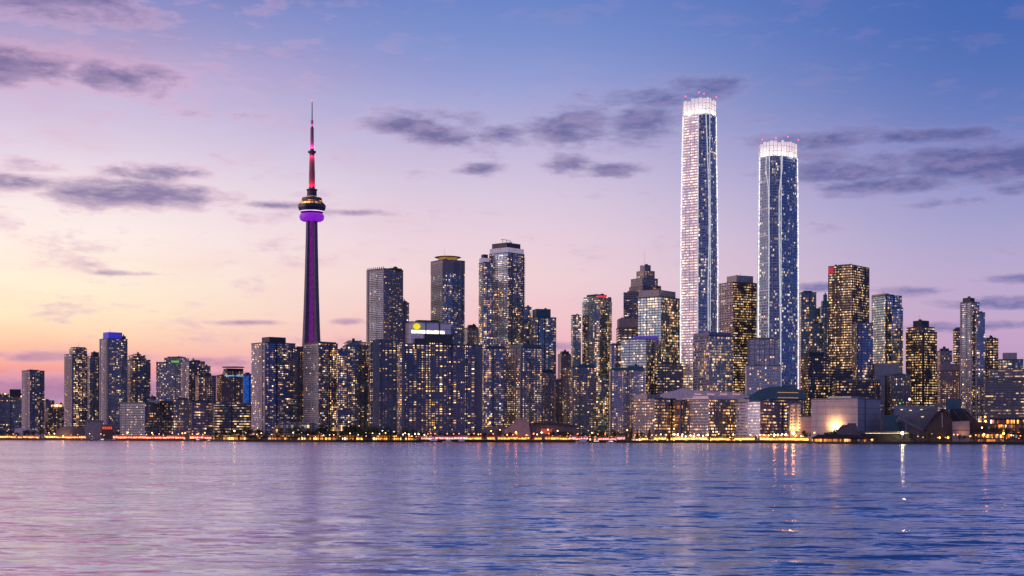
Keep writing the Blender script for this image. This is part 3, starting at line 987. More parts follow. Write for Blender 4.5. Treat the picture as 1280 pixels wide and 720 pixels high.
mb.prism(Frame(601, 604, 609.5, 2678).plan(), pt(604, 322, 2674).z, pt(604, 317.5, 2674).z, 0, 0, 1)
mb.build("mechanical_penthouse", [DARKCAP, ROOF], tw, o)
tower("apartment_tower", "rounded teal-topped tower right of the tall balconied tower", APT, GB, 660, 668, 695, 397, 2740, 'flats_teal', 1.1, glow_=1.1, glass=(.09, .17, .24),
      caps=[(665, 688, 386, TEALROOF)], wings=[(652, 655, 664, 384, None, 22)], balc=[('R', .6, .98, 1.4), ('E', .2, .9, 1.4)])
tower("apartment_block", "glassy residential block right of the hotel, many small gold windows", "apartment block", GF, 600, 604, 638, 436, 2520, 'flats_blue', 1.9, glow_=1.0, frame=(.2, .19, .23),
      glass=(.12, .16, .24), caps=[(606, 630, 432, TEALROOF)], balc=[('R', .3, .55, 1.2), ('R', .75, .95, 1.2)])
tower("apartment_block", "residential block with a dark blue roof box behind the pale concrete pavilion", "apartment block", GF, 631, 651, 678, 435, 2490, 'flats_grey', 1.6, glow_=1.0, frame=(.15, .15, .2),
      caps=[(636, 676, 430.5, TEALROOF)], piers=[('R', .02, 3.5, GREYC), ('L', .3, 2, GREYC)], balc=[('L', .5, .95, 1.2)])
tower("apartment_block", "dark block stepping down right of the dark-blue roof box", "apartment block", GF, 674, 676, 693, 466, 2560, 'stone', .9, caps=[(676, 690, 462, DARKCAP)])
tower("apartment_block", "reddish brick block in the gap left of the twin teal-roofed blocks", "apartment block", GB, 690, 694, 707, 476, 2620, 'brick', 1.7)
tower("office_block", "small far block at the foot of the pink gap of sky in the centre", "office block", GB, 697, 701, 714, 443, 3000, 'stone', .8, caps=[(700, 711, 439, DARKCAP)])

# --- centre right
tw, F, zt, o = tower("apartment_tower", "round-shouldered glass tower with a red sign on its top", APT, GB, 724, 746, 768, 376, 2700, 'flats_teal', 1.35, glow_=1.1, frame=(.2, .21, .25), chamfer=7,
      caps=[(729, 764, 370, 'flats_teal', "crown"), (733, 758, 367.6, DARKCAP)], wings=[(713.5, 716, 726, 394, None, 12)], balc=[('R', .2, .55, 1.0), ('L', .3, .7, 1.0)])
q = pt(752, 370.5, 2694)
mb = MB()
for i, (dx_, wz) in enumerate(((-7.5, 3.4), (-4.4, 2.6), (-1.6, 3.2), (1.4, 2.5), (4.2, 3.4), (7.0, 2.8))):
    mb.box(q.x + dx_, q.x + dx_ + 2.2, q.y - .6, q.y, q.z - wz / 2, q.z + wz / 2)
mb.build("roof_sign", glow("red_sign", (235, 42, 66), 1.5, .2), tw, o)
tower("apartment_block", "pale glass block with a teal roof box, left of its similar neighbour", "apartment block", GF, 703, 716, 745, 459, 2500, 'flats_grey', 1.5, glow_=1.0, frame=(.24, .23, .27), lobby=True,
      caps=[(715, 743, 455, TEALROOF)], wings=[(736, 741, 758, 470, 'flats_teal', 16)], piers=[('L', .5, 3, GREYC)], balc=[('R', .1, .4, 1.0)])
tw, F, zt, o = tower("office_tower", "stepped stone tower topped by a thin mast, centre right", OFF, GB, 786, 803, 826, 356, 2800, 'stone', .9, frame=(.15, .13, .16), units=0, par=False,
      caps=[(788, 822, 347, 'stone', "upper_tier"), (795, 818, 338, 'stone', "upper_tier"), (799.5, 813, 331, 'stone', "upper_tier")], mast=(806, 313), band=(3.8, plain("brown_stone", (.20, .16, .17), .8)))
for xa, xb, ya, yb in ((788, 822, 356, 347), (795, 818, 347, 338)):
    pass
tower("apartment_tower", "mid-height building ribbed with dark balconies in front of the stepped stone tower", APT, GB, 779, 796, 799, 366, 2740, 'flats_dark', 1.2, units=1, balc=[('L', .02, .98, 2.2)], band=(3.0, DARKCAP))
tower("office_building", "pale windowless-topped office with warm floor bands, left of the pale-roofed glass office", "office building", GB, 770, 773, 800, 410, 2690, 'office_band', 1.3, glow_=1.0,
      frame=(.13, .1, .11), caps=[(771, 799, 398, plain("mauve_panels", (.26, .22, .26), .5, .3), "blank_top")], units=1)
tower("office_tower", "glass office with a pale roof box, bright left face and dark right face", OFF, GB, 797, 826, 850, 371, 2610, 'office_teal', 1.3, glow_=1.3, roofm=ROOF,
      caps=[(798, 844, 362, CONC, "roof_box")], fin=(6, GREYC))
tw, F, zt, o = tower("office_building", "blue glass office with a purple-lit roof line", "office building", GF, 776, 807, 824, 424, 2545, 'office_blue', 1.0, frame=(.13, .13, .17), glass=(.06, .085, .14),
      caps=[(792, 823, 419.5, glow("purple_crown_light", (62, 44, 165), .8, .4), "lit_crown")], units=1)
tower("office_building", "dark bluish office at the left foot of the purple-lit office", "office building", GF, 762, 764, 782, 431, 2590, 'office_blue', .9, roofm=TEALROOF, caps=[(763, 776, 429, TEALROOF)])
tower("apartment_block", "teal-roofed glass block whose ground floor glows gold, right of its similar neighbour", "apartment block", GF, 761, 763, 806, 463, 2440, 'flats_grey', 1.6, frame=(.28, .27, .33), lobby=True,
      caps=[(763, 805, 459.5, TEALROOF), (784, 804, 457.5, TEALROOF)], piers=[('R', .02, 2.5, GREYC), ('R', .48, 1.4, GREYC)], units=2)
tower("office_building", "dark office wedge behind the pale front low-rise, left of the tallest tower", "office building", GB, 818, 822, 854, 455, 2560, 'office_band', .9, frame=(.08, .08, .1))

# --- the two tallest towers
RIB = glow("lit_white_rib", (226, 226, 244), .7, .3)
EDGE = glow("lit_white_edge", (246, 238, 246), 1.3, .5)
def bright_tower(label, x0, xa, xb, x1, ytop, ycrown, Y, widths, ribs, stl, stm, red):
    """Octagonal skyscraper with white ribs on its corners and a lantern crown; widths = (y, left, right) profile."""
    s = Y / FPX
    cx = pt((x0 + x1) / 2, HOR, Y).x
    W0 = (x1 - x0) * s
    root = thing("skyscraper", label, "skyscraper", (cx, Y + W0 / 2, GZ), "the two tallest towers")
    o = (cx, Y + W0 / 2, GZ)
    # plan points as fractions (across, into depth), counter-clockwise from the left end of the front
    fa, fb = (xa - x0) / (x1 - x0), (xb - x0) / (x1 - x0)
    plan = [(0.0, .34), (fa, 0.03), (fb, 0.0), (1.0, .40), (.97, .8), (fb, 1.0), (fa, .98), (0.03, .72)]

    def ring(y):
        for (ya, la, ra), (yb, lb, rb) in zip(widths, widths[1:]):
            if ya <= y <= yb or (yb == widths[-1][0]):
                if y <= yb or yb == widths[-1][0]:
                    if ya <= y:
                        t = (y - ya) / float(yb - ya)
                        L, Rr = la + (lb - la) * t, ra + (rb - ra) * t
                        break
        else:
            L, Rr = widths[0][1:]
        xl, w_ = pt(L, HOR, Y).x, (Rr - L) * s
        return [(xl + a * w_, Y + b * W0) for a, b in plan]
    ys = [ycrown] + [w_[0] for w_ in widths if w_[0] > ycrown]
    zof = lambda y: max(GZ, pt(640, y, Y).z) if y < 540 else GZ
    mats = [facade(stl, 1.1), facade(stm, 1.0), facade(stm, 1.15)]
    # walls by facing: the glazing of each wall is a part of its own
    for i in range(8):
        mb = MB()
        for yu, yl in zip(ys, ys[1:]):
            A, B = ring(yu), ring(yl)
            j = (i + 1) % 8
            L = math.hypot(B[j][0] - B[i][0], B[j][1] - B[i][1])
            zu, zl = zof(yu), zof(yl)
            mb.face([(B[i][0], B[i][1], zl), (B[j][0], B[j][1], zl), (A[j][0], A[j][1], zu), (A[i][0], A[i][1], zu)],
                    [(i * 100, zl), (i * 100 + L, zl), (i * 100 + L, zu), (i * 100, zu)])
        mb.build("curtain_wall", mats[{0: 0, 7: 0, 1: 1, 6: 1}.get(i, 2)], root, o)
    # roof under the crown
    mb = MB()
    mb.face([(x, y, zof(ycrown)) for x, y in ring(ycrown)])
    mb.build("roof", ROOF, root, o)
    # floor edges, slightly proud: fine white lines on the left walls
    for which, mat, every in (((7, 0), WHITEM, 44.0), ((1, 2, 3), plain("silver_edge", (.42, .46, .55), .4, .4), 33.0)):
        for i in which:
            z = zof(ys[-1]) + 24
            ztop = zof(ycrown)
            j = (i + 1) % 8
            while z < ztop:
                y = HOR - (z - CAMZ) * FPX / Y
                P = ring(y)
                p, q = Vector(P[i]), Vector(P[j])
                d = (q - p).normalized()
                nn = Vector((d.y, -d.x)) * .28
                mb = MB()
                mb.prism([tuple(p + nn), tuple(q + nn), tuple(q - nn), tuple(p - nn)], z - .6, z + .6, 0, 0, 0, bottom=True)
                mb.build("belt_course", mat, root, o)
                z += every
    # slim mullions dividing the front walls
    for i, cuts in ((7, (.5,)), (0, (.25, .5, .75)), (1, (.33, .67)), (2, (.33, .67))):
        for t in cuts:
            mb = MB()
            pts = []
            for y in ys:
                P = ring(y)
                a_, b_ = Vector(P[i]), Vector(P[(i + 1) % 8])
                c_ = a_.lerp(b_, t)
                pts.append(Vector((c_.x, c_.y, zof(y))))
            for p, q in zip(pts, pts[1:]):
                mb.tube(p, q, .42, None, 5)
            mb.build("mullion", WHITEM if i in (7, 0) else plain("silver_edge", (.42, .46, .55), .4, .4), root, o)
    # ribs
    zs = [zof(y) for y in ys]
    for i in (0, 1, 2, 3, 7):
        mb = MB()
        pts = [Vector((ring(y)[i][0], ring(y)[i][1], zof(y))) for y in ys]
        cxm, cym = cx, Y + W0 / 2
        pts = [p + Vector((p.x - cxm, p.y - cym, 0)).normalized() * .35 for p in pts]
        for p, q in zip(pts, pts[1:]):
            mb.tube(p, q, 1.0 if i in (0, 3) else .75, None, 6)
        mb.build("corner_rib", EDGE if i in (0, 3) else RIB, root, o)
    for rib in ribs:       # ribs that wander across a wall
        mb = MB()
        pts = [pt(x, y, Y) for x, y in rib]
        pts2 = []
        for p, (x, y) in zip(pts, rib):
            P = ring(y)
            best = None
            for i in (0, 1, 2):
                a, b = P[i], P[i + 1]
                if a[0] <= p.x <= b[0]:
                    t = (p.x - a[0]) / (b[0] - a[0])
                    best = a[1] + (b[1] - a[1]) * t
            pts2.append(Vector((p.x, (best if best else Y) - .5, p.z)))
        for p, q in zip(pts2, pts2[1:]):
            mb.tube(p, q, .9, None, 6)
        mb.build("facade_rib", RIB, root, o)
    # lantern crown: glass screens lit by lamps on the roof, plus a glow put into the glass
    zr, zc = zof(ycrown), zof(ytop)
    P = ring(ycrown)
    scr = _plain.get("crown_screen")
    if not scr:
        scr = bpy.data.materials.new("crown_screen")
        scr.use_nodes = True
        n = N(scr.node_tree)
        scr.node_tree.nodes.clear()
        tl = n.new('ShaderNodeBsdfTranslucent')
        tl.inputs[0].default_value = (.92, .88, .84, 1)
        df = n.new('ShaderNodeBsdfDiffuse')
        df.inputs[0].default_value = (.7, .7, .72, 1)
        tr = n.new('ShaderNodeBsdfTransparent')
        ms = n.new('ShaderNodeMixShader')
        ms.inputs[0].default_value = .25
        n.link(tl.outputs[0], ms.inputs[1])
        n.link(df.outputs[0], ms.inputs[2])
        m2 = n.new('ShaderNodeMixShader')
        m2.inputs[0].default_value = .16
        n.link(ms.outputs[0], m2.inputs[1])
        n.link(tr.outputs[0], m2.inputs[2])
        em = n.new('ShaderNodeEmission')
        em.inputs[0].default_value = (1, .88, .92, 1)
        em.inputs[1].default_value = .28
        ad = n.new('ShaderNodeAddShader')
        n.link(m2.outputs[0], ad.inputs[0])
        n.link(em.outputs[0], ad.inputs[1])
        scr.cycles.emission_sampling = 'NONE'
        oo = n.new('ShaderNodeOutputMaterial')
        n.link(ad.outputs[0], oo.inputs[0])
        _plain["crown_screen"] = scr
    for i in range(8):
        a, b = Vector(P[i]), Vector(P[(i + 1) % 8])
        d = (b - a)
        L = d.length
        d.normalize()
        nn = Vector((d.y, -d.x))
        npan = max(2, int(round(L / 7.0)))
        for t in range(npan):
            p_, q_ = a + d * (L * (t + .04) / npan), a + d * (L * (t + .96) / npan)
            tp_ = zc - rnd.choice((0, 0, 1.2, 2.4, 4.0))
            mb = MB()
            mb.face([(p_.x, p_.y, zr + 1.2), (q_.x, q_.y, zr + 1.2), (q_.x, q_.y, tp_), (p_.x, p_.y, tp_)])
            cs_ = mb.build("crown_screen", scr, root, o)
        mb = MB()
        k = max(2, int(round(L / 7.0)))
        for t in range(k + 1):
            c = a + d * (L * t / k) + nn * .3
            hh = rnd.uniform(-1.5, 2.5)
            mb.prism([(c.x - .2, c.y - .2), (c.x + .2, c.y - .2), (c.x + .2, c.y + .2), (c.x - .2, c.y + .2)], zr - .4, zc + hh, 0, 0, 0)
        for zz in (zr + 1.0, zr + (zc - zr) * .34, zr + (zc - zr) * .67):
            p, q = a + nn * .45, b + nn * .45
            r_, u_ = a + nn * .1, b + nn * .1
            mb.prism([tuple(p), tuple(q), tuple(u_), tuple(r_)], zz - .25, zz + .25, 0, 0, 0, bottom=True)
        mb.build("crown_frame", WHITEM, cs_, o)
    mb = MB()
    c = Vector((cx, Y + W0 / 2))
    mb.box(c.x - W0 * .26, c.x + W0 * .26, c.y - W0 * .26, c.y + W0 * .26, zr, zr + (zc - zr) * .6)
    mb.build("mechanical_core", plain("core_white", (.7, .68, .66), .7), root, o)
    for i, (a, b) in enumerate(((.20, .2), (.5, .14), (.8, .22), (.14, .5), (.86, .55), (.3, .84), (.7, .84))):
        ld = bpy.data.lights.new("crown_lamp", 'POINT')
        ld.energy = 4200
        ld.color = (1.0, .90, .80)
        ld.shadow_soft_size = 3.5
        lo = bpy.data.objects.new("crown_lamp", ld)
        COL.objects.link(lo)
        lo.location = (pt(x0, HOR, Y).x - o[0] + a * W0, Y + b * W0 - o[1], zr + 3 - o[2])
        lo.parent = root
    for (x, y) in red:
        p = pt(x, y, Y + W0 * .3)
        mb = MB()
        mb.tube((p.x, p.y, zc - 3), (p.x, p.y, p.z - .8), .22, .16, 5)
        bm_ = mb.build("beacon_mast", STEEL, root, o)
        mb = MB()
        mb.lathe([(.35, p.z - .9), (.95, p.z - .3), (.95, p.z + .5), (.4, p.z + .95)], 8, p.x, p.y)
        mb.build("beacon", glow("red_beacon", (255, 70, 96), 4.0), bm_, o)
    return root


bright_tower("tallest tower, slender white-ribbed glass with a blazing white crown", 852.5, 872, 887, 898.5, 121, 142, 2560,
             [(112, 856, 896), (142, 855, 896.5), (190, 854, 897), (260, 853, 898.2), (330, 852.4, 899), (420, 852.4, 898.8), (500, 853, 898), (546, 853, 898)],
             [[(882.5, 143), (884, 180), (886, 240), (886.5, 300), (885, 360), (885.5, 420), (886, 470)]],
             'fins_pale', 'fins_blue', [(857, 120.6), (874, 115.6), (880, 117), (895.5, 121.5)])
bright_tower("second tallest tower, broad blue glass with curved white ribs and a square lit crown", 951, 961, 976, 1001, 174, 194, 2500,
             [(165, 952, 999), (194, 952, 999.3), (240, 951.4, 1000), (310, 951, 1000.5), (420, 950.6, 1001), (500, 951, 1001), (546, 951, 1001)],
             [[(959, 195), (958.5, 212), (961, 235), (961.5, 300), (961, 400), (961, 470)], [(978, 195), (977.5, 212), (974, 240), (974, 300), (975.5, 400), (976, 480)]],
             'fins_blue', 'fins_blue', [(953, 174.5), (970, 172.5), (985, 171), (998, 175)])

# --- right of and between the tall pair
tower("office_block", "blue-topped glass block at the foot of the tallest tower", "office block", GF, 866, 886, 916, 420, 2480, 'office_blue', 1.0, frame=(.34, .34, .42), fin=(5.2, plain("silver_edge", (.42, .46, .55), .4, .4)),
      caps=[(867, 914, 415, plain("blue_roof_box", (.16, .18, .34), .5))], units=2)
tower("office_tower", "brown tower of warm windows with a pale left face between the two tallest towers", OFF, GB, 897, 916, 948, 353, 2760, 'office_warm', 1.05, glow_=1.1, glass=(.06, .05, .055),
      caps=[(908, 941, 344, CONC, "roof_box")], left='office_pale', band=(3.9, plain("brown_edge", (.09, .07, .07), .6)), fin=(7.8, plain("brown_edge", (.09, .07, .07), .6)), units=1)
tower("office_block", "pale gridded block on a wider base left of the second tallest tower", "office block", GF, 934, 936, 974, 424, 2455, 'office_grid', 1.0, units=2, fin=(8.2, GREYC), band=(8.2, GREYC),
      wings=[(931, 933, 976, 457, None, -14)])
tower("office_tower", "teal glass tower just right of the second tallest tower", OFF, GB, 998, 1001, 1020, 366, 2750, 'office_teal', .9, roofm=TEALROOF, wings=[(1008, 1011, 1025, 386, None, -8), (1014, 1016, 1029, 404, None, -14)])
tower("office_tower", "far teal tower with a pointed stepped top left of the red-sign tower", OFF, GB, 1023, 1026, 1037, 384, 3000, 'office_teal', .7, caps=[(1026, 1035, 376, TEALROOF), (1028.5, 1033.5, 368, TEALROOF)], units=0)
tw, F, zt, o = tower("office_tower", "tall dark tower of warm windows with a red square sign on its top corner", OFF, GB, 1035, 1065, 1086, 331.5, 2660, 'office_warm', .85, glow_=1.25, glass=(.05, .05, .06),
      fin=(7.8, plain("brown_edge", (.09, .07, .07), .6)), mast=(1064, 327), units=2)
lit_panel("corner_sign", tw, F, 'L', .8, .99, pt(1038, 340, 2660).z, zt - .6, glow("red_sign_square", (215, 30, 60), .8, .2), o, .8)
tower("office_tower", "dark blue block leaning against the right foot of the red-sign tower", OFF, GB, 1065, 1071, 1091, 404, 2600, 'office_blue', .7, frame=(.13, .14, .18), units=2, roofm=TEALROOF)
tower("apartment_block", "dark block speckled with gold windows at the left foot of the red-sign tower", "apartment block", GB, 1002, 1010, 1038, 446, 2560, 'office_warm', .8, caps=[(1006, 1030, 440, DARKCAP)], wings=[(1024, 1027, 1066, 462, None, 10)])
tower("apartment_block", "low dark block with scattered lights behind the blank mauve warehouse", "apartment block", GB, 1040, 1046, 1100, 476, 2480, 'office_warm', .55, units=3)
tw, F, zt, o = tower("office_tower", "blue glass tower with an angled crown right of the red-sign tower", OFF, GB, 1089, 1106, 1127, 369.5, 2740, 'office_teal', 1.05, roofm=TEALROOF, glass=(.14, .26, .38), units=1,
      wings=[(1112, 1115, 1128.5, 385, None, -10)], mast=(1104, 362))
mb = MB()
a, b = F.p(0.2, F.Ll * .5), F.p(F.Lr * .2, .2)
zz = zt
mb.prism([F.p(.4, F.Ll - .4), F.p(.4, .4), F.p(F.Lr * .25, .4), F.p(F.Lr * .25, F.Ll - .4)], zz, zz + 4.0, 0, 0, 0)
mb.build("angled_crown", plain("gold_crown", (.36, .30, .18), .4, .4), tw, o)
tower("office_block", "blank pale concrete block below the angled-crown tower", "office block", GB, 1088, 1093, 1128, 470, 2580, 'flats_pale', .5, caps=[(1090, 1124, 454, CONC, "blank_top")], units=2)
tower("office_block", "dark low block with a teal roof left of the warm banded tower", "office block", GB, 1112, 1114, 1138, 469, 2540, 'stone', 1.0, roofm=TEALROOF)
tw, F, zt, o = tower("office_tower", "dark tower with a stepped dark top and warm lit floor bands", OFF, GB, 1132, 1153, 1171, 415, 2640, 'office_warm', 1.15, glow_=1.2, glass=(.06, .06, .07),
      caps=[(1133, 1168, 408, 'office_band', "set_back_floor"), (1141, 1161, 400.5, DARKCAP)], piers=[('R', .05, 4, DARKCAP)], band=(3.9, DARKCAP))
tower("office_block", "small far block with a stepped top between the banded tower and the slim glass tower", "office block", GB, 1171, 1175, 1190, 439, 2950, 'stone', 1.0, caps=[(1174, 1186, 435.5, DARKCAP)])
tower("apartment_block", "pale-topped apartment slab full of small lights left of the slim glass tower", "apartment block", GB, 1171, 1174, 1203, 464, 2560, 'brick', 2.2, caps=[(1174, 1201, 455, plain("mauve_panels", (.26, .22, .26), .5, .3), "blank_top")], units=1)
tower("office_tower", "dark narrow slab with a gold-lit upper part left of the slim glass tower", OFF, GB, 1191, 1193, 1204, 412, 2780, 'office_warm', 1.1, units=1)
tower("apartment_tower", "slim blue glass tower stepping down to its right, near the right edge", APT, GB, 1200, 1215, 1224, 378, 2520, 'flats_blue', 1.25, glow_=1.2, frame=(.24, .25, .3),
      caps=[(1203, 1218, 372, DARKCAP)], wings=[(1216, 1221, 1231, 391, None, -6)], piers=[('L', .1, 2, CONC), ('L', .52, 1.6, CONC), ('L', .95, 2, CONC)], band=(9.0, GREYC), left='flats_grey')
tower("office_tower", "dark mid-rise with warm windows directly right of the slim glass tower", OFF, GB, 1230, 1233, 1247.5, 424, 2640, 'office_warm', 1.1, glow_=1.1, fin=(5.2, DARKCAP), caps=[(1231, 1245, 422, DARKCAP)])
tower("office_building", "low wide building with stacked lit floors at the right edge", "office building", GB, 1229, 1231, 1310, 474, 2440, 'office_band', .75, glow_=.9, caps=[(1236, 1296, 461.5, 'office_band', "set_back_floor")], band=(4.0, DARKCAP), units=3)
tower("office_building", "teal-roofed building with a pale roof drum behind the stacked floors at the right edge", "office building", GB, 1246, 1248, 1279, 450, 2620, 'office_teal', .9, roofm=TEALROOF, caps=[(1253, 1271, 441, CONC, "roof_drum")])

# ------------------------------------------------------------------ broadcast needle
def needle():
    Y = 2600.0
    s = Y / FPX
    base = pt(389.2, HOR, Y)
    cx, cy_ = base.x, Y
    z = lambda y: pt(389, y, Y).z
    o = (cx, cy_, GZ)
    root = thing("broadcast_tower", "slender concrete needle tower with a purple-lit round pod and red-lit mast", "broadcast tower", o)
    conc = plain("shaft_concrete", (.15, .12, .19), .75, 0, .25, .15)
    mb = MB()
    prof = [(552, 19), (520, 14.8), (490, 13.0), (460, 11.7), (430, 10.5), (400, 9.35), (370, 8.35), (340, 7.5), (310, 6.8), (275, 6.1)]
    rings = []
    for y, hw in prof:
        Rr = hw * s / .94
        core = 3.6 * s * .5 + Rr * .22
        ring = []
        for k in range(3):
            a = R(90 + 120 * k)
            ca, sa = math.cos(a), math.sin(a)
            wth = 3.0 + Rr * .12
            # wing tip left, tip right, then the valley
            for rad, off in ((Rr, wth), ):
                ring.append((cx + ca * rad + sa * off, cy_ + sa * rad - ca * off))
                ring.append((cx + ca * rad - sa * off, cy_ + sa * rad + ca * off))
            a2 = a + R(60)
            v0, v1 = a2 - R(28), a2 + R(28)
            for v in (v0, v1):
                ring.append((cx + math.cos(v) * core, cy_ + math.sin(v) * core))
        rings.append((max(GZ, z(y)), ring))
    for (za, A), (zb, B) in zip(rings, rings[1:]):
        n = len(A)
        for k in range(n):
            j = (k + 1) % n
            mb.face([(A[k][0], A[k][1], za), (A[j][0], A[j][1], za), (B[j][0], B[j][1], zb), (B[k][0], B[k][1], zb)])
    mb.build("shaft", conc, root, o)
    # lit lift shaft in the valley between the two front legs
    mb = MB()
    ys = np.linspace(540, 277, 90)
    for ya, yb in zip(ys, ys[1:]):
        hw = np.interp(-ya, [-540, -430, -340, -277], [3.6, 2.9, 2.4, 2.1]) * s
        core = (3.6 * s * .5 + np.interp(-ya, [-p[0] for p in prof], [p[1] for p in prof]) * s / .94 * .22)
        yf = cy_ - core - .6
        mb.box(cx - hw, cx + hw, yf, yf + 3, z(ya) + .35, z(yb))
    mb.build("lift_shaft", glow("purple_lift_light", (134, 30, 146), .55, .45), root, o)
    P = lambda y, hw: (hw * s, z(y))
    mb = MB()
    mb.lathe([P(276.6, 6.5), P(276.4, 12), P(275, 14.4), P(272, 15.4), P(269.5, 15.2), P(267.4, 13.8), P(266.6, 11)], 48, cx, cy_)
    mb.build("radome_ring", glow("purple_radome_light", (146, 30, 214), .78, .25), root, o, smooth=True)  # outside purple LED wash put into the radome as its own glow
    mb = MB()
    mb.lathe([P(266.8, 11), P(265.4, 14.6), P(264.8, 14.9), P(264.2, 15.3), P(260, 17.2), P(257.5, 17.4), P(256, 17.0), P(255.6, 12)], 48, cx, cy_)
    mb.build("pod", plain("pod_dark", (.06, .055, .09), .35, .4), root, o)
    mb = MB()
    mb.lathe([P(265.2, 14.9), P(264.8, 15.45), P(264.4, 15.55), P(264.2, 15.2)], 48, cx, cy_)
    mb.build("light_ring", glow("white_purple_ring", (235, 190, 255), 1.5, .35), root, o)
    mb = MB()
    mb.lathe([P(256, 16.2), P(254.4, 15.2), P(251.2, 12.2), P(251, 9)], 48, cx, cy_)
    mb.build("observation_windows", facade("arcade", 1.0, .6), root, o)
    mb = MB()
    mb.lathe([P(251.2, 12.4), P(250.8, 12.7), P(248.2, 12.5), P(247.4, 11.8), P(247.2, 6)], 48, cx, cy_)
    mb.build("upper_deck", plain("pod_brown", (.13, .09, .08), .5, .2), root, o)
    mb = MB()
    mb.lathe([P(247.3, 5.6), P(245, 5.4)], 32, cx, cy_)
    mb.build("deck_windows", facade("arcade", 1.0, .55), root, o)
    mb = MB()
    mb.lathe([P(245, 6.2), P(239, 6.0), P(237.6, 6.9), P(236.8, 6.9), P(236.6, 3)], 24, cx, cy_)
    mb.build("equipment_drum", plain("drum_dark", (.075, .06, .10), .6), root, o)
    mast = plain("mast_red_wash", (.36, .12, .16), .65, 0, .1)  # red of the floodlights also put into the concrete's colour
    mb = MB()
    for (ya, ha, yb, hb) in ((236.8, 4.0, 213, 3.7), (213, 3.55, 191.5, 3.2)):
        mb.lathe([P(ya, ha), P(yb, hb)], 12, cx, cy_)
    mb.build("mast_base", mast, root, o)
    mb = MB()
    mb.lathe([P(191.6, 3.4), P(191.2, 4.9), P(189, 5.0), P(188.6, 3)], 20, cx, cy_)
    mb.build("sky_deck", plain("drum_dark", (.075, .06, .10), .6), root, o)
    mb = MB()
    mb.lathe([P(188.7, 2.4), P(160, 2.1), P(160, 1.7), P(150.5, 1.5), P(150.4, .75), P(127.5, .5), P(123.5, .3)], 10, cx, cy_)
    mb.build("antenna", plain("antenna_pink_wash", (.26, .13, .20), .5, .0, .1), root, o)  # pink floodlight tone also put into the antenna's colour
    mb = MB()
    mb.lathe([P(126.5, .7), P(125.6, 1.0), P(124.6, .7)], 8, cx, cy_)
    mb.build("beacon", glow("red_beacon", (255, 70, 96), 4.0), root, o)
    # floodlights on the decks wash the mast from below, and from the sky deck down
    for yl, dirz, n_, rad, en, col in ((236, 1, 3, 7.2, 16000, (1, .03, .16)), (193, -1, 3, 6.0, 12000, (1, .06, .22)), (187.5, 1, 3, 4.6, 22000, (1, .10, .5)),
                                         (159.5, 1, 3, 2.9, 9000, (1, .12, .5))):
        for k in range(n_):
            a = R(-90 + (k - 1) * 75)
            ld = bpy.data.lights.new("mast_floodlight", 'SPOT')
            ld.energy = en
            ld.color = col
            ld.spot_size = R(80)
            ld.spot_blend = .6
            ld.shadow_soft_size = .4
            lo = bpy.data.objects.new("mast_floodlight", ld)
            COL.objects.link(lo)
            lo.parent = root
            pos = Vector((math.cos(a) * rad * s, math.sin(a) * rad * s, z(yl) - GZ))
            lo.location = pos
            aim = Vector((0, 0, z(yl) - GZ + dirz * 16.0))
            lo.rotation_euler = (aim - pos).to_track_quat('-Z', 'Y').to_euler()


needle()

# ------------------------------------------------------------------ buildings close to the water
def profile(mb, pts, Y, deep, side=0, top=0):
    """Solid whose front outline is given in picture points at depth Y; it really runs back by deep metres."""
    P = [pt(x, y, Y) for x, y in pts]
    P = [Vector((p.x, p.y, max(p.z, GZ))) for p in P]
    B = [p + Vector((p.x / p.y * deep, deep, 0)) for p in P]
    mb.face([tuple(p) for p in P], [(p.x, p.z) for p in P], side)
    mb.face([tuple(p) for p in reversed(B)], [(p.x, p.z) for p in reversed(B)], side)
    n = len(P)
    for i in range(n):
        j = (i + 1) % n
        mb.face([P[j], P[i], B[i], B[j]], [(0, P[j].z), (0, P[i].z), (deep, B[i].z), (deep, B[j].z)], top)


def lowthing(name, label, cat, px, Y, group=None):
    p = pt(px, HOR, Y)
    o = (p.x, p.y, GZ)
    return thing(name, label, cat, o, group), o


def spot(parent, o, pos, aim, energy, col, size=100, soft=.5):
    ld = bpy.data.lights.new("floodlight", 'SPOT')
    ld.energy = energy
    ld.color = col
    ld.spot_size = R(size)
    ld.spot_blend = .8
    ld.shadow_soft_size = soft
    lo = bpy.data.objects.new("floodlight", ld)
    COL.objects.link(lo)
    lo.parent = parent
    lo.location = Vector(pos) - Vector(o)
    lo.rotation_euler = (Vector(aim) - Vector(pos)).to_track_quat('-Z', 'Y').to_euler()


MAUVE = plain("mauve_cladding", (.34, .29, .33), .7, 0, .12, .08)
BROWNC = plain("brown_cladding", (.13, .085, .08), .75)
METALR = plain("pale_metal_roof", (.62, .58, .64), .5, .15)
PALE = plain("pale_render", (.30, .28, .31), .75)
ORANGE = (1.0, .56, .18)

# glass hall below the front tower
root, o = lowthing("glass_hall", "low arched glass hall with a pale frame at the foot of the dark front tower", "hall", 368, 2405)
mb = MB()
profile(mb, [(340, 549), (341, 539), (346, 532), (353, 528.6), (392, 528.6), (397, 531), (398, 549)], 2405, 26)
mb.build("glazing", facade("lobby", .55, .5, (.10, .11, .13)), root, o)
for k in range(9):
    x = 343 + k * 6.6
    mb = MB()
    ytop = 535 if k == 0 else 528.2
    mb.tube(pt(x, 549, 2403.8), pt(x, ytop, 2403.8), .35, None, 5)
    mb.build("frame_rib", CONC, root, o)
mb = MB()
for a, b in (((341, 539), (346, 532)), ((346, 532), (353, 528.4)), ((353, 528.4), (392, 528.4)), ((392, 528.4), (397.5, 531)), ((341, 539), (398, 539))):
    mb.tube(pt(a[0], a[1], 2403.6), pt(b[0], b[1], 2403.6), .45, None, 5)
mb.build("frame_rail", CONC, root, o)

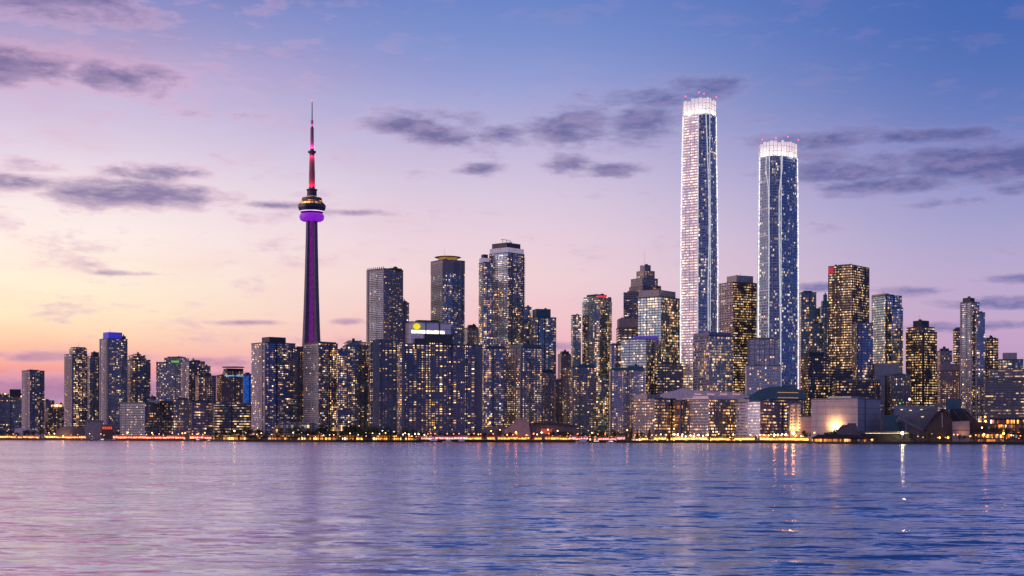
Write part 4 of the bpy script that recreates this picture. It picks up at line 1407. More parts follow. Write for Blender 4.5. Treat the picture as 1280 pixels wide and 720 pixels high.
# concrete pavilion with sloping shoulders
root, o = lowthing("concrete_pavilion", "pale concrete pavilion with sloping shoulders in front of the residential blocks", "pavilion", 648, 2420)
mb = MB()
profile(mb, [(626, 549), (628, 539), (640, 531), (645, 525), (651, 522.3), (657, 522.8), (661, 528), (664, 549)], 2420, 24)
mb.build("hall_body", PALE, root, o)
mb = MB()
profile(mb, [(600, 549), (602, 537), (610, 533), (634, 534), (634, 549)], 2432, 14)
mb.build("side_wing", plain("dark_mauve", (.16, .14, .17), .7), root, o)
mb = MB()
profile(mb, [(658, 549), (658, 530), (680, 530.5), (716, 533), (724, 537), (724, 549)], 2432, 22)
mb.build("side_wing", plain("dark_mauve", (.16, .14, .17), .7), root, o)
mb = MB()
profile(mb, [(660, 530), (668, 527.6), (690, 527.5), (712, 530), (722, 533.5), (716, 533), (690, 530.4)], 2430, 26)
mb.build("roof", DARKCAP, root, o)
mb = MB()
profile(mb, [(676, 542), (676, 536), (690, 536), (690, 542)], 2431.6, .4)
mb.build("doorway", glow("red_doorway", (205, 74, 36), .8, .4), root, o)

# glass low-rises in front of the tallest tower
tw, F, zt, o = tower("office_building", "low-rise with pale glass left face and dark right face, left of the golden atrium", "office building", "harbour low-rises", 792, 818, 845, 498.5, 2345, 'lowrise', 1.35, 1.15, lobby=True,
                     left='lowrise_pale', caps=[(793, 825, 493, CONC, "roof_box")], units=3)
root, F, zt, o = tower("glass_atrium", "narrow golden-lit glass atrium between two harbour low-rises", "atrium", None, 843.5, 844, 853, 501, 2350, 'arcade', 1.0, .55, units=0, deep=20)
root, o = lowthing("arched_hall", "long hall with a pale ship-like curved roof at the foot of the tallest tower", "hall", 872, 2440)
mb = MB()
profile(mb, [(817, 549), (817, 500), (932, 500), (932, 549)], 2440, 30)
mb.build("hall_body", facade("lowrise", .5), root, o)
mb = MB()
profile(mb, [(812, 500), (816, 496.5), (830, 491), (846, 487.5), (853, 485), (860, 486.5), (880, 488.6), (905, 490), (926, 490.5), (936, 495), (936, 500)], 2434, 44)
mb.build("curved_roof", METALR, root, o)
for k in range(4):
    mb = MB()
    a = 868 + k * 16
    mb.tube(pt(a, 492.5, 2433), pt(a + 9, 493, 2433), .35, None, 5)
    mb.build("roof_light", glow("pink_roof_light", (250, 176, 170), 1.1), root, o)
tw, F, zt, o = tower("office_building", "low-rise with a curved overhanging roof and lit pale front, below the blue-topped block", "office building", "harbour low-rises", 856, 886, 922, 499, 2325, 'lowrise', 1.5, 1.2, lobby=True, left='lowrise_pale', units=2)
mb = MB()
a = F.plan(1.6)
mb.prism(a, zt + .5, zt + 2.0, 0, 0, 0, bottom=True)
mb.prism(F.rect(F.Lr * .1, F.Lr * .8, F.Ll * .15, F.Ll * .8), zt + 2, zt + 5, 0, 0, 0)
mb.build("roof_slab", METALR, tw, o)
tw, F, zt, o = tower("office_building", "low-rise with brown right face and pale striped left face beside the golden slab", "office building", "harbour low-rises", 920, 950, 984, 502, 2310, 'lowrise', 1.2, 1.1, lobby=True, left='office_pale', frame=(.15, .105, .09), units=2,
                     caps=[(922, 952, 499, CONC, "roof_box")])
root, o = lowthing("domed_hall", "low hall with a dark teal curved roof at the foot of the second tallest tower", "hall", 966, 2400)
mb = MB()
profile(mb, [(938, 549), (938, 498), (1004, 498), (1004, 549)], 2400, 30)
mb.build("hall_body", facade("office_band", .35), root, o)
mb = MB()
profile(mb, [(934, 499), (940, 493), (950, 487), (962, 483.5), (980, 483), (996, 485.5), (1004, 489), (1008, 499)], 2396, 40)
mb.build("curved_roof", TEALROOF, root, o)
for y in (490.5, 497):
    mb = MB()
    mb.tube(pt(972, y, 2394), pt(998, y + .4, 2394), .35, None, 5)
    mb.build("roof_light", glow("amber_roof_light", (250, 176, 110), .8), root, o)
root, F, zt, o = tower("office_building", "narrow slab washed golden by floodlights left of the mauve warehouse", "office building", None, 986, 986.5, 1000.5, 505, 2275, 'office_grid', .25, frame=(.42, .38, .36), units=1, deep=16)
for k in range(2):
    p = pt(989 + 7 * k, 541, 2262)
    spot(root, o, p, pt(993, 520, 2275), 26000, ORANGE, 120)
tower("warehouse_annex", "small pale block between the golden slab and the mauve warehouse", "annex", None, 1000.5, 1001, 1016, 521, 2262, 'blank', 0, frame=(.34, .32, .36), units=2, deep=14)

# mauve warehouse
root, F, zt, o = tower("warehouse", "big blank mauve warehouse with a floodlit patch low on its wall", "warehouse", None, 1014, 1072, 1101, 498.5, 2130, 'blank', 0, frame=(.37, .31, .34), units=4, maxdeep=70, roofm=GREYC)
for k in range(5):
    b = F.Ll * (.12 + .19 * k)
    mb = MB()
    box_on(mb, F, -.12, .05, b - .15, b + .15, GZ, zt - 2)
    mb.build("wall_seam", MAUVE, root, o)
mb = MB()
box_on(mb, F, -.25, .1, 1.5, F.Ll - 1.5, zt - 10.5, zt - 10.1)
box_on(mb, F, -.25, .1, 1.5, F.Ll - 1.5, zt - 19.5, zt - 19.1)
mb.build("wall_ledge", MAUVE, root, o)
c = F.p(0, F.Ll * .47)
nrm = -F.r
for k, (off, en) in enumerate(((8.0, 34000), (13.0, 18000))):
    p = Vector((c[0] + nrm.x * off, c[1] + nrm.y * off, pt(1045, 534, 2140).z))
    spot(root, o, p, (c[0], c[1], p.z + 2.5), en, (1, .58, .17), 150)
mb = MB()
p = Vector((c[0] + nrm.x * 5, c[1] + nrm.y * 5, pt(1047, 534, 2140).z))
mb.tube((p.x, p.y, GZ), (p.x, p.y, p.z + .2), .2, .15, 6)
mb.build("floodlight_pole", STEEL, root, o)
root, o = lowthing("gabled_shed", "small pale gabled shed in front of the mauve warehouse wall", "shed", 1062, 2075)
mb = MB()
profile(mb, [(1046, 549), (1046, 538), (1053, 532), (1060, 531.5), (1060, 529.5), (1070, 529.5), (1073, 538), (1073, 549)], 2075, 14)
mb.build("shed_body", plain("grey_mauve", (.15, .135, .155), .7), root, o)
mb = MB()
profile(mb, [(1045, 538.2), (1053, 531.2), (1059.4, 530.8), (1059.4, 528.8), (1070.6, 528.8), (1070.6, 529.8), (1060, 529.8), (1060, 531.8), (1053, 532.2)], 2074.4, 15.5)
mb.build("roof", GREYC, root, o)
root, o = lowthing("low_shed", "long low dark shed with a bright strip light, right of the mauve warehouse", "shed", 1105, 2060)
mb = MB()
profile(mb, [(1076, 552), (1076, 542), (1141, 542), (1141, 552)], 2060, 16)
mb.build("shed_body", plain("dark_shed", (.05, .045, .045), .8), root, o)
mb = MB()
profile(mb, [(1072, 541.2), (1074, 539), (1142, 539), (1144, 541.2)], 2056, 22)
mb.build("roof", BROWNC, root, o)
mb = MB()
mb.tube(pt(1082, 541.6, 2055), pt(1136, 541.6, 2055), .3, None, 5)
mb.build("strip_light", glow("pale_strip", (255, 226, 176), 1.7, .4), root, o)
root, o = lowthing("covered_quay", "low dark canopy over glowing orange bays in front of the mauve warehouse", "canopy", 1040, 2035)
mb = MB()
profile(mb, [(1014, 547), (1022, 543.5), (1040, 542.5), (1076, 544), (1096, 546.5), (1096, 547.6), (1014, 547.6)], 2035, 15)
mb.build("roof", plain("dark_shed", (.05, .045, .045), .8), root, o)
mb = MB()
profile(mb, [(1015, 553.5), (1015, 547.6), (1094, 547.6), (1094, 553.5)], 2041, 6)
mb.build("lit_bays", facade("arcade", 1.0, .9), root, o)

# refinery on the right
root, o = lowthing("refinery_hall", "pale blue-grey refinery hall with a diagonal conveyor across its front", "industrial hall", 1145, 2150)
mb = MB()
profile(mb, [(1117, 552), (1118, 507), (1140, 506.5), (1172, 507.5), (1172, 552)], 2150, 40)
mb.build("hall_body", plain("blue_grey_sheet", (.27, .27, .32), .6, .2), root, o)
mb = MB()
profile(mb, [(1103, 552), (1104, 519), (1124, 519), (1124, 552)], 2140, 18)
mb.build("side_wing", TEALROOF, root, o)
for (x, y) in ((1138, 513), (1152, 512), (1153, 521), (1127, 512)):
    mb = MB()
    mb.tube(pt(x - 1.4, y, 2149.4), pt(x + 1.6, y, 2149.4), .4, None, 5)
    mb.build("wall_light", glow("pale_strip", (255, 226, 176), 1.7, .4), root, o)
for nm, a, b, Y in (("rising", (1121, 526), (1178, 505), 2132), ("falling", (1124, 522), (1172, 548), 2124)):
    root, o = lowthing("conveyor", "grey conveyor gallery %s to the right across the refinery hall" % nm, "conveyor", (a[0] + b[0]) / 2, Y)
    mb = MB()
    A, B = pt(a[0], a[1], Y), pt(b[0], b[1], Y)
    d = (B - A).normalized()
    up = Vector((-d.z, 0, d.x)) * 1.9
    bk = Vector((0, 4, 0))
    q = [A - up, B - up, B + up, A + up]
    mb.face(q)
    mb.face([p + bk for p in reversed(q)])
    for i in range(4):
        mb.face([q[(i + 1) % 4], q[i], q[i] + bk, q[(i + 1) % 4] + bk])
    mb.build("gallery", GREYC, root, o)
    for t in (.2, .5, .8):
        p = A + (B - A) * t
        mb = MB()
        mb.tube((p.x, p.y + 2, GZ), (p.x, p.y + 2, p.z - 1.5), .5, None, 6)
        mb.build("trestle", STEEL, root, o)
root, o = lowthing("raw_sugar_shed", "brown sloping-sided storage shed with a dark roof and white stripe, near the right edge", "shed", 1180, 2070)
mb = MB()
profile(mb, [(1155, 553), (1158, 537), (1168, 520), (1178, 512), (1186, 518), (1192, 526), (1192, 553)], 2070, 70)
mb.build("shed_body", plain("brown_wall", (.11, .075, .07), .75, 0, .2), root, o)
mb = MB()
profile(mb, [(1154, 538), (1168, 518.5), (1178, 510), (1187, 517.4), (1193, 526), (1187, 518.6), (1178, 512), (1168, 520.5)], 2068, 74)
mb.build("roof", DARKCAP, root, o)
mb = MB()
mb.tube(pt(1177.5, 516, 2069), pt(1178, 534, 2069), .32, None, 5)
mb.build("white_downpipe", WHITEM, root, o)
root["label"] = "brown sloping-sided storage shed with a dark roof and pale downpipe, near the right edge"
root, o = lowthing("dark_roofed_hall", "hall with a broad dark sloping roof between the brown shed and the right-hand trees", "industrial hall", 1207, 2105)
mb = MB()
profile(mb, [(1186, 553), (1188, 511), (1206, 511), (1222, 527), (1234, 530), (1234, 553)], 2105, 50)
mb.build("hall_body", plain("black_roof", (.035, .035, .045), .6, 0, .3), root, o)
for k in range(2):
    mb = MB()
    mb.tube(pt(1192 + 12 * k, 513, 2104), pt(1202 + 12 * k, 526, 2104), .5, None, 5)
    mb.build("roof_light", GREYC, root, o)
mb = MB()
profile(mb, [(1182, 512), (1183, 499), (1201, 498.5), (1202, 512)], 2130, 20)
mb.build("roof_box", TEALROOF, root, o)
root, o = lowthing("annex", "plain pinkish box annex with a dark ledge at the foot of the brown shed", "annex", 1202, 2040)
mb = MB()
profile(mb, [(1190.5, 553), (1190.5, 527), (1212, 526), (1212, 553)], 2040, 18)
mb.build("annex_body", PALE, root, o)
mb = MB()
profile(mb, [(1190, 538.2), (1190, 537.4), (1212.5, 537.4), (1212.5, 538.2)], 2039.4, .5)
mb.build("ledge", BROWNC, root, o)
p = pt(1206, 544, 2030)
spot(root, o, p, pt(1205, 535, 2040), 5000, (1, .4, .14), 130)
for i, (a, b, y, Y, lb) in enumerate(((1212, 1256, 541, 2050, "long low shed with glowing yellow bays right of the pinkish annex"), (1256, 1300, 538, 2075, "low shed with orange bays at the far right end of the quay"),
                                      (1236, 1300, 522, 2300, "low terrace building strung with bright lights behind the right-hand trees"))):
    root, o = lowthing("quay_shed", lb, "shed", (a + b) / 2, Y)
    mb = MB()
    profile(mb, [(a, y + 2), (a + 2, y), (b - 2, y - .5), (b, y + 2)], Y - 3, 18)
    mb.build("roof", BROWNC, root, o)
    mb = MB()
    profile(mb, [(a + 1, 552), (a + 1, y + 2), (b - 1, y + 2), (b - 1, 552)], Y, 12)
    mb.build("lit_bays", facade("arcade", .42, .8), root, o)

# far-left harbour halls
root, o = lowthing("curved_roof_hall", "low hall with a pale curved roof on the far left waterfront", "hall", 42, 3120)
mb = MB()
profile(mb, [(16, 549), (19, 535.5), (28, 534.5), (44, 537), (60, 541), (64, 549)], 3090, 40)
mb.build("curved_roof", METALR, root, o)
root, o = lowthing("lit_pavilion", "dark flat-roofed pavilion with a few white lights behind the pale curved roof", "pavilion", 38, 3180)
mb = MB()
profile(mb, [(22, 545), (24, 529), (52, 527.5), (56, 545)], 3180, 30)
mb.build("pavilion_body", facade("stone", .8, 1.4, (.05, .05, .06)), root, o)
mb = MB()
profile(mb, [(21, 529.5), (24, 528), (54, 526.4), (54, 527.6), (24, 529.5)], 3176, 38)
mb.build("roof", TEALROOF, root, o)
root, o = lowthing("dark_hall", "dark hall with an orange-lit front on the left waterfront", "hall", 88, 2960)
mb = MB()
profile(mb, [(68, 549), (71, 537), (76, 533.5), (106, 534), (107, 549)], 2960, 30)
mb.build("hall_body", plain("dark_mauve", (.16, .14, .17), .7), root, o)
spot(root, o, pt(79, 545, 2945), pt(79, 540, 2960), 9000, ORANGE, 140)
root, o = lowthing("pale_hall", "pale pinkish box hall beside a red-lit hall on the left waterfront", "hall", 117, 2900)
mb = MB()
profile(mb, [(106, 549), (107, 525.5), (129, 526), (129, 549)], 2900, 24)
mb.build("hall_body", PALE, root, o)
mb = MB()
profile(mb, [(105.5, 525.8), (106.5, 524.8), (129.5, 525.3), (129.5, 526.2)], 2898.5, 27)
mb.build("roof", GREYC, root, o)
root, o = lowthing("event_hall", "low flat-roofed hall with a red glowing front beside the pale pinkish hall", "hall", 134, 2870)
mb = MB()
profile(mb, [(127, 549), (127, 531), (141, 532), (141, 549)], 2870, 14)
mb.build("hall_body", BROWNC, root, o)
mb = MB()
profile(mb, [(125.5, 531.4), (126, 530.2), (142, 531.2), (142.4, 532.4)], 2867, 20)
mb.build("roof", GREYC, root, o)
for k in range(5):
    mb = MB()
    x = 128 + 2.5 * k
    profile(mb, [(x, 536.6), (x, 533.2), (x + 2.0, 533.3), (x + 2.0, 536.6)], 2869.6, .3)
    mb.build("window", glow("red_sign_panes", (235, 84, 62), .9, .5), root, o)  # glowing red panes standing in for a blurred red sign

# ------------------------------------------------------------------ long lit terminal halls on the central quay
for a, b, lb in ((272, 342, "low quayside hall with golden bays below the terraced office"), (343, 420, "low quayside hall with golden bays below the needle tower"),
                 (421, 488, "low quayside hall with golden bays below the concrete-piered tower"), (489, 529, "short quayside hall with the brightest yellow bays, left of the market lights")):
    Y = 2385
    root, o = lowthing("quayside_hall", lb, "hall", (a + b) / 2, Y + 5, "golden halls along the central quay")
    mb = MB()
    profile(mb, [(a, 544.6), (a + 1, 543.3), (b - 1, 543.3), (b, 544.6)], Y - 4, 18)
    mb.build("roof", BROWNC, root, o)
    mb = MB()
    profile(mb, [(a + .6, 551), (a + .6, 544.6), (b - .6, 544.6), (b - .6, 551)], Y + 2, 9)
    mb.build("lit_bays", facade("arcade", 1.0, 1.3 if a < 480 else 1.8), root, o)
    n = int((b - a) / 5)
    for k in range(n + 1):
        x = a + .8 + (b - a - 1.6) * k / n
        mb = MB()
        p = pt(x, HOR, Y - 3)
        mb.box(p.x - .25, p.x + .25, p.y - .2, p.y + .2, GZ, pt(x, 544.6, Y - 3).z)
        mb.build("post", BROWNC, root, o)

# ------------------------------------------------------------------ market stalls, lamps, trees, boats
def copy_tree(src, loc, label, group, rotz=0.0, scale=1.0):
    r = src.copy()
    COL.objects.link(r)
    r.location = loc
    r.rotation_euler = (0, 0, rotz)
    r.scale = (scale, scale, scale)
    r["label"] = label
    if group:
        r["group"] = group
    for ch in list(src.children):
        c = ch.copy()
        COL.objects.link(c)
        c.parent = r
        for sub in list(ch.children):
            d = sub.copy()
            COL.objects.link(d)
            d.parent = c
    return r


def make_stall(kind, rgb, power, label, group):
    root = thing("market_stall", label, "market stall", (0, 0, 0), group)
    mb = MB()
    mb.face([(-4.2, -2.4, 2.7), (4.2, -2.4, 2.7), (3.9, 0, 4.3), (-3.9, 0, 4.3)])
    mb.face([(4.2, 2.4, 2.7), (-4.2, 2.4, 2.7), (-3.9, 0, 4.3), (3.9, 0, 4.3)])
    mb.face([(-4.2, 2.4, 2.7), (-4.2, -2.4, 2.7), (-3.9, 0, 4.3)])
    mb.face([(4.2, -2.4, 2.7), (4.2, 2.4, 2.7), (3.9, 0, 4.3)])
    mb.face([(-4.2, -2.4, 2.7), (-4.2, 2.4, 2.7), (4.2, 2.4, 2.7), (4.2, -2.4, 2.7)])
    mb.build("canopy", plain("canvas_" + kind, tuple(.55 * lin(rgb)[i] + .05 for i in range(3)), .8), root)
    mb = MB()
    mb.box(-3.9, 3.9, -2.0, -1.4, .05, 1.0)
    mb.build("counter", BROWNC, root)
    mb = MB()
    mb.box(-3.8, 3.8, 1.6, 1.8, .1, 2.6)
    mb.build("lit_back", glow("stall_light_" + kind, rgb, power * 1.15, .85, scale=.16), root)
    for sx in (-1, 1):
        mb = MB()
        mb.box(sx * 4.0 - .09, sx * 4.0 + .09, -2.35, -2.17, 0, 2.7)
        mb.build("post", STEEL, root)
    for k in range(3):
        mb = MB()
        mb.lathe([(.15, 1.9), (.5, 2.1), (.5, 2.4), (.15, 2.66)], 6, -2.7 + 2.7 * k, -2.0)
        mb.build("hanging_bulb", glow("bulbs_" + kind, rgb, power * 2.6), root)
    return root


stall_rows = [
    ("amber", (255, 158, 80), 2.6, [(2, 104)], "stall with amber light on the far left quay", "amber stalls on the far left quay", 7.0),
    ("pink", (255, 138, 100), 2.4, [(146, 262)], "stall with pinkish light below the left low offices", "pink stalls below the left offices", 7.0),
    ("orange", (255, 124, 48), 3.0, [(586, 712)], "stall with orange-red light in front of the concrete pavilion", "orange stalls by the concrete pavilion", 6.2),
    ("rosy", (255, 150, 140), 1.8, [(530, 584), (716, 780)], "stall with dim rosy light beside the orange-lit stalls", "rosy stalls beside the orange stalls", 8.5),
    ("gold", (255, 182, 84), 2.8, [(806, 1012)], "stall with golden light in front of the harbour low-rises", "golden stalls below the harbour low-rises", 6.8),
]
for kind, rgb, power, spans, lb, gp, step in stall_rows:
    proto = None
    for a, b in spans:
        x = a
        while x < b:
            px = x + rnd.uniform(-1.2, 1.2)
            Y = shore(px) + 9 + rnd.uniform(-1.5, 5.0)
            p = pt(px, HOR, Y)
            loc = (p.x, p.y, GZ + .006)
            rz = rnd.uniform(-.2, .2)
            sc = rnd.uniform(1.15, 1.75)
            if proto is None:
                proto = make_stall(kind, rgb, power, lb, gp)
                proto.location, proto.rotation_euler, proto.scale = loc, (0, 0, rz), (sc,) * 3
            else:
                copy_tree(proto, loc, lb, gp, rz, sc)
            x += step * rnd.choice((.75, .85, 1.0, 1.0, 1.2, 2.4))


def make_lamp(h, head, rgb, power, label, group, name="street_lamp"):
    root = thing(name, label, "lamp", (0, 0, 0), group)
    mb = MB()
    mb.tube((0, 0, 0), (0, 0, .6), .22, .16, 8)
    mb.tube((0, 0, .6), (0, 0, h), .11, .07, 8)
    mb.build("post", STEEL, root)
    mb = MB()
    mb.lathe([(head * .3, h), (head * .85, h + head * .45), (head, h + head), (head * .8, h + head * 1.5), (head * .3, h + head * 1.9)], 10, 0, 0)
    lg = mb.build("lamp_globe", glow("globe_%d_%d_%d_%d" % (*rgb, int(power * 10)), rgb, power), root)
    mb = MB()
    mb.lathe([(head * .5, h + head * 1.88), (head * .6, h + head * 1.95), (head * .1, h + head * 2.3)], 10, 0, 0)
    mb.build("lamp_cap", STEEL, lg)
    return root


def place(proto_list, make, px, off, label, group, scale=1.0, cache={}):
    Y = shore(px) + off
    p = pt(px, HOR, Y)
    key = (label,)
    if key not in cache:
        cache[key] = make(label, group)
        r = cache[key]
        r.location = (p.x, p.y, GZ + .006)
        r.scale = (scale,) * 3
        return r
    return copy_tree(cache[key], (p.x, p.y, GZ + .006), label, group, rnd.uniform(0, 6), scale)


segs = [(0, 100, 7, (255, 160, 80), "slim lamp with a small amber globe on the far left quay", "lamps on the far left quay"),
        (104, 268, 7, (255, 168, 110), "slim lamp with a small pink-white globe below the left offices", "lamps below the left offices"),
        (275, 528, 10, (255, 206, 140), "slim lamp with a small cream globe by the golden quayside halls", "lamps by the quayside halls"),
        (532, 800, 6.5, (255, 128, 60), "slim lamp with a small orange globe along the market", "lamps along the market"),
        (806, 1010, 7, (255, 190, 90), "slim lamp with a small golden globe below the harbour low-rises", "lamps below the harbour low-rises"),
        (1146, 1280, 8, (255, 150, 80), "slim lamp with a small orange globe on the refinery quay", "lamps on the refinery quay")]
for a, b, st, rgb, lb, gp in segs:
    x = a
    while x < b:
        place(None, lambda l, g_, rgb=rgb: make_lamp(7.0, .58, rgb, 6.0, l, g_), x + rnd.uniform(-3, 3), rnd.uniform(12, 46), lb, gp, rnd.uniform(.55, 1.45))
        x += st * rnd.uniform(.7, 1.3)

for a, b, st, rgb, pw, lb, gp in ((950, 1004, 6.0, (255, 150, 90), 26, "small orange globe added for its water reflection at the foot of the golden slab", "added orange globes below the golden slab"),  # orange globes added to merge into one broad column in the water
                                  (842, 888, 5.5, (255, 216, 186), 24, "small cream globe added for its water reflection below the golden atrium", "added cream globes below the golden atrium"),  # cream globes added at the golden quay lamps to whiten the water column
                                  (505, 535, 6.0, (255, 226, 200), 12, "small bright cream globe below the hotel's left half", "cream globes below the hotel")):
    x = a
    while x < b:
        place(None, lambda l, g_, rgb=rgb, pw=pw: make_lamp(7.5, .75, rgb, pw, l, g_), x + rnd.uniform(-1.5, 1.5), rnd.uniform(4, 9), lb, gp, rnd.uniform(.8, 1.2))
        x += st * rnd.uniform(.8, 1.2)

big = [(968, 543.5, 2260, 1.25, (255, 156, 84), 14, 9000, "left one of three big orange globes at the foot of the golden slab"),
       (982, 543.5, 2262, 1.15, (255, 160, 90), 14, 9000, "middle one of three big orange globes at the foot of the golden slab"),
       (991.5, 541.5, 2255, 1.5, (255, 164, 90), 16, 14000, "largest and rightmost of three big orange globes at the foot of the golden slab"),
       (1128, 541.5, 2045, 1.6, (255, 232, 170), 18, 14000, "brilliant pale-yellow floodlamp at the right end of the long dark shed"),
       (645, 540.5, 2405, 1.25, (255, 150, 50), 14, 9000, "big orange globe before the concrete pavilion's wall"),
       (671.5, 543, 2400, .95, (255, 140, 60), 12, 6000, "orange lamp right below the pavilion's red doorway"),
       (677, 540.6, 2405, 1.0, (255, 226, 170), 10, 5000, "pale lamp at the right side of the pavilion's red doorway"),
       (685, 537, 2410, .8, (255, 226, 190), 8, 0, "high pale lamp before the pavilion's right wing"),
       (697, 538.4, 2410, .85, (255, 214, 150), 8, 0, "cream lamp at the far end of the pavilion's right wing"),
       (612, 529, 2412, .9, (255, 200, 120), 10, 5000, "tall cream lamp at the hotel's right corner"),
       (614, 538.6, 2402, .9, (255, 190, 80), 9, 4000, "low gold lamp below the tall cream lamp by the hotel"),
       (625, 537.4, 2402, .9, (255, 190, 90), 9, 0, "gold lamp at the left shoulder of the concrete pavilion"),
       (543.5, 534.5, 2415, 1.1, (255, 166, 60), 8, 9000, "warm lamp glowing at the hotel's entrance"),
       (478.5, 538.4, 2400, 1.05, (235, 240, 255), 14, 4000, "bright bluish-white lamp below the concrete-piered tower"),
       (485, 537.6, 2402, .8, (235, 235, 250), 8, 0, "smaller white lamp right beside the bluish-white lamp"),
       (431, 540.8, 2398, 1.05, (255, 226, 150), 10, 5000, "yellowish lamp in the trees below the needle tower"),
       (457.5, 540.8, 2398, .9, (255, 226, 160), 9, 0, "yellowish lamp in the trees left of the concrete-piered tower"),
       (377.5, 540.8, 2392, .8, (255, 226, 180), 8, 0, "cream lamp at the right end of the arched glass hall"),
       (366.5, 540.8, 2392, .8, (255, 226, 180), 8, 0, "cream lamp before the middle of the arched glass hall"),
       (293, 538.6, 2420, 1.1, (255, 214, 130), 9, 7000, "yellow lamp in the trees below the terraced office"),
       (1231.5, 521, 2120, 1.1, (255, 150, 60), 12, 9000, "tall orange lamp above the right-hand trees"),
       (1232, 526.5, 2090, 1.3, (255, 170, 80), 12, 9000, "big orange lamp just under the tall orange lamp on the right"),
       (1227.5, 534.5, 2070, .9, (255, 190, 140), 9, 0, "pale orange lamp beside the dark sloping roof on the right"),
       (1174.5, 547, 2010, 1.0, (255, 200, 90), 11, 5000, "left one of two gold lamps at the foot of the brown shed"),
       (1185, 547, 2010, 1.2, (255, 180, 60), 10, 6000, "right, wider one of two gold lamps at the foot of the brown shed"),
       (1230, 543, 2020, 1.3, (255, 190, 70), 9, 6000, "gold lamp before the yellow-bayed shed"),
       (1254.5, 542, 2025, 1.4, (255, 214, 110), 11, 7000, "biggest yellow lamp near the far right end of the quay"),
       (1264, 544, 2025, .8, (255, 196, 180), 9, 0, "pinkish lamp right of the biggest yellow lamp"),
       (1137, 499, 2300, 2.0, (240, 236, 214), 1.6, 0, "pale white globe on a tall pole above the refinery hall"),
       (1125, 504, 2290, 1.4, (90, 215, 90), 1.0, 0, "green globe left of the tall white globe above the refinery hall"),
       (79, 545.4, 2880, 1.2, (255, 176, 60), 12, 8000, "strong orange lamp before the dark hall on the left waterfront"),
       (61, 541, 2990, 1.0, (255, 226, 190), 9, 0, "left one of two pale lamps at the end of the pale curved roof"),
       (68, 542, 2980, .9, (255, 226, 190), 9, 0, "right one of two pale lamps at the end of the pale curved roof"),
       (160, 540.5, 2705, 1.0, (255, 150, 84), 9, 12000, "added orange fill lamp before the pale gridded office front"),  # fill lamps added here down to the brown-sided low-rise, for warm facade glow
       (190, 541, 2650, .9, (255, 176, 110), 9, 9000, "added pale orange fill lamp before the dark wing of the gridded office"),
       (228, 541.5, 2570, 1.0, (255, 160, 80), 9, 12000, "added orange fill lamp before the narrow pale stone-fronted office"),
       (256, 541, 2520, .9, (255, 140, 70), 9, 9000, "added reddish-orange fill lamp before the teal-roofed dark office"),
       (598, 543, 2375, .9, (255, 120, 50), 9, 9000, "added red-orange fill lamp below the hotel's pale right-hand pier"),
       (634, 543.5, 2378, .9, (255, 132, 50), 9, 9000, "added red-orange fill lamp below the left shoulder of the concrete pavilion"),
       (658, 543.8, 2380, .8, (255, 120, 40), 9, 7000, "added small red-orange fill lamp right of the big orange globe by the pavilion"),
       (710, 542, 2370, .9, (255, 150, 90), 9, 7000, "added orange fill lamp at the right end of the concrete pavilion's wing"),
       (740, 541, 2350, .9, (255, 180, 110), 8, 7000, "added warm fill lamp before the pale teal-topped glass block"),
       (784, 537.5, 2335, .9, (255, 180, 90), 8, 9000, "added warm fill lamp before the gold ground floor of the teal-roofed block"),
       (826, 543, 2290, .8, (255, 186, 96), 9, 7000, "added gold fill lamp before the low-rise left of the golden atrium"),
       (884, 543, 2275, .8, (255, 186, 96), 9, 7000, "added gold fill lamp before the curved-roofed low-rise"),
       (938, 543.5, 2265, .8, (255, 180, 84), 9, 7000, "added gold fill lamp before the brown-sided low-rise"),
       (8.5, 531, 3130, 1.4, (255, 130, 50), 4, 0, "orange lamp at the far left below the pale apartment block"),
       (853, 543, 2285, .9, (255, 190, 110), 9, 5000, "gold lamp at the foot of the golden atrium"),
       (916.5, 543, 2270, .9, (255, 190, 140), 9, 5000, "pale gold lamp between the curved-roofed and the brown low-rise"),
       (1018, 541, 2125, .9, (255, 160, 60), 9, 5000, "orange lamp at the left foot of the mauve warehouse")]
for (x, y, Y, rad, rgb, pw, en, lb) in big:
    p = pt(x, y, Y)
    r = make_lamp(max(3.0, p.z - GZ - rad), rad, rgb, pw * (2.5 if 960 < x < 1000 else 6.0 if x == 1128 else 1.2), lb, None)
    r.location = (p.x, p.y, GZ)
    if en:
        ld = bpy.data.lights.new("lamp_light", 'POINT')
        ld.energy = en * (1.2 if 960 < x < 1000 else .25)
        c = lin(rgb)
        ld.color = (c[0], c[1] * .8, c[2] * .6)
        ld.shadow_soft_size = 2.6
        lo = bpy.data.objects.new("lamp_light", ld)
        COL.objects.link(lo)
        lo.parent = r
        lo.location = (0, -rad * 1.3, p.z - GZ)


# trees
LEAF = plain("leaf_dark", (.045, .07, .035), .7, 0, .5, .9)
LEAFB = plain("leaf_olive", (.07, .075, .035), .7, 0, .5, .9)


def crown_mesh(kind, seed, leaf):
    r = random.Random(seed)
    mb = MB()
    lobes = [(r.uniform(-2.2, 2.2), r.uniform(-2.0, 2.0), r.uniform(4.2, 8.2), r.uniform(1.2, 2.3)) for _ in range(9)]
    if kind == "slim":
        lobes = [(r.uniform(-.8, .8), r.uniform(-.8, .8), 3 + 1.0 * k, 1.5 - .11 * k) for k in range(9)]
    for (x, y, z, q) in lobes:
        for _ in range(46):
            v = Vector((r.gauss(0, 1), r.gauss(0, 1), r.gauss(0, 1))).normalized() * q * r.uniform(.55, 1.1)
            c = Vector((x, y, z)) + v
            n = Vector((r.gauss(0, 1), r.gauss(0, 1), r.gauss(0, .7))).normalized()
            a = n.orthogonal().normalized() * r.uniform(.25, .5)
            b = n.cross(a).normalized() * r.uniform(.2, .42)
            mb.face([c - a, c - b * .8, c + a, c + b])
    o_ = mb.build("crown", leaf)
    me = o_.data
    bpy.data.objects.remove(o_)
    return me


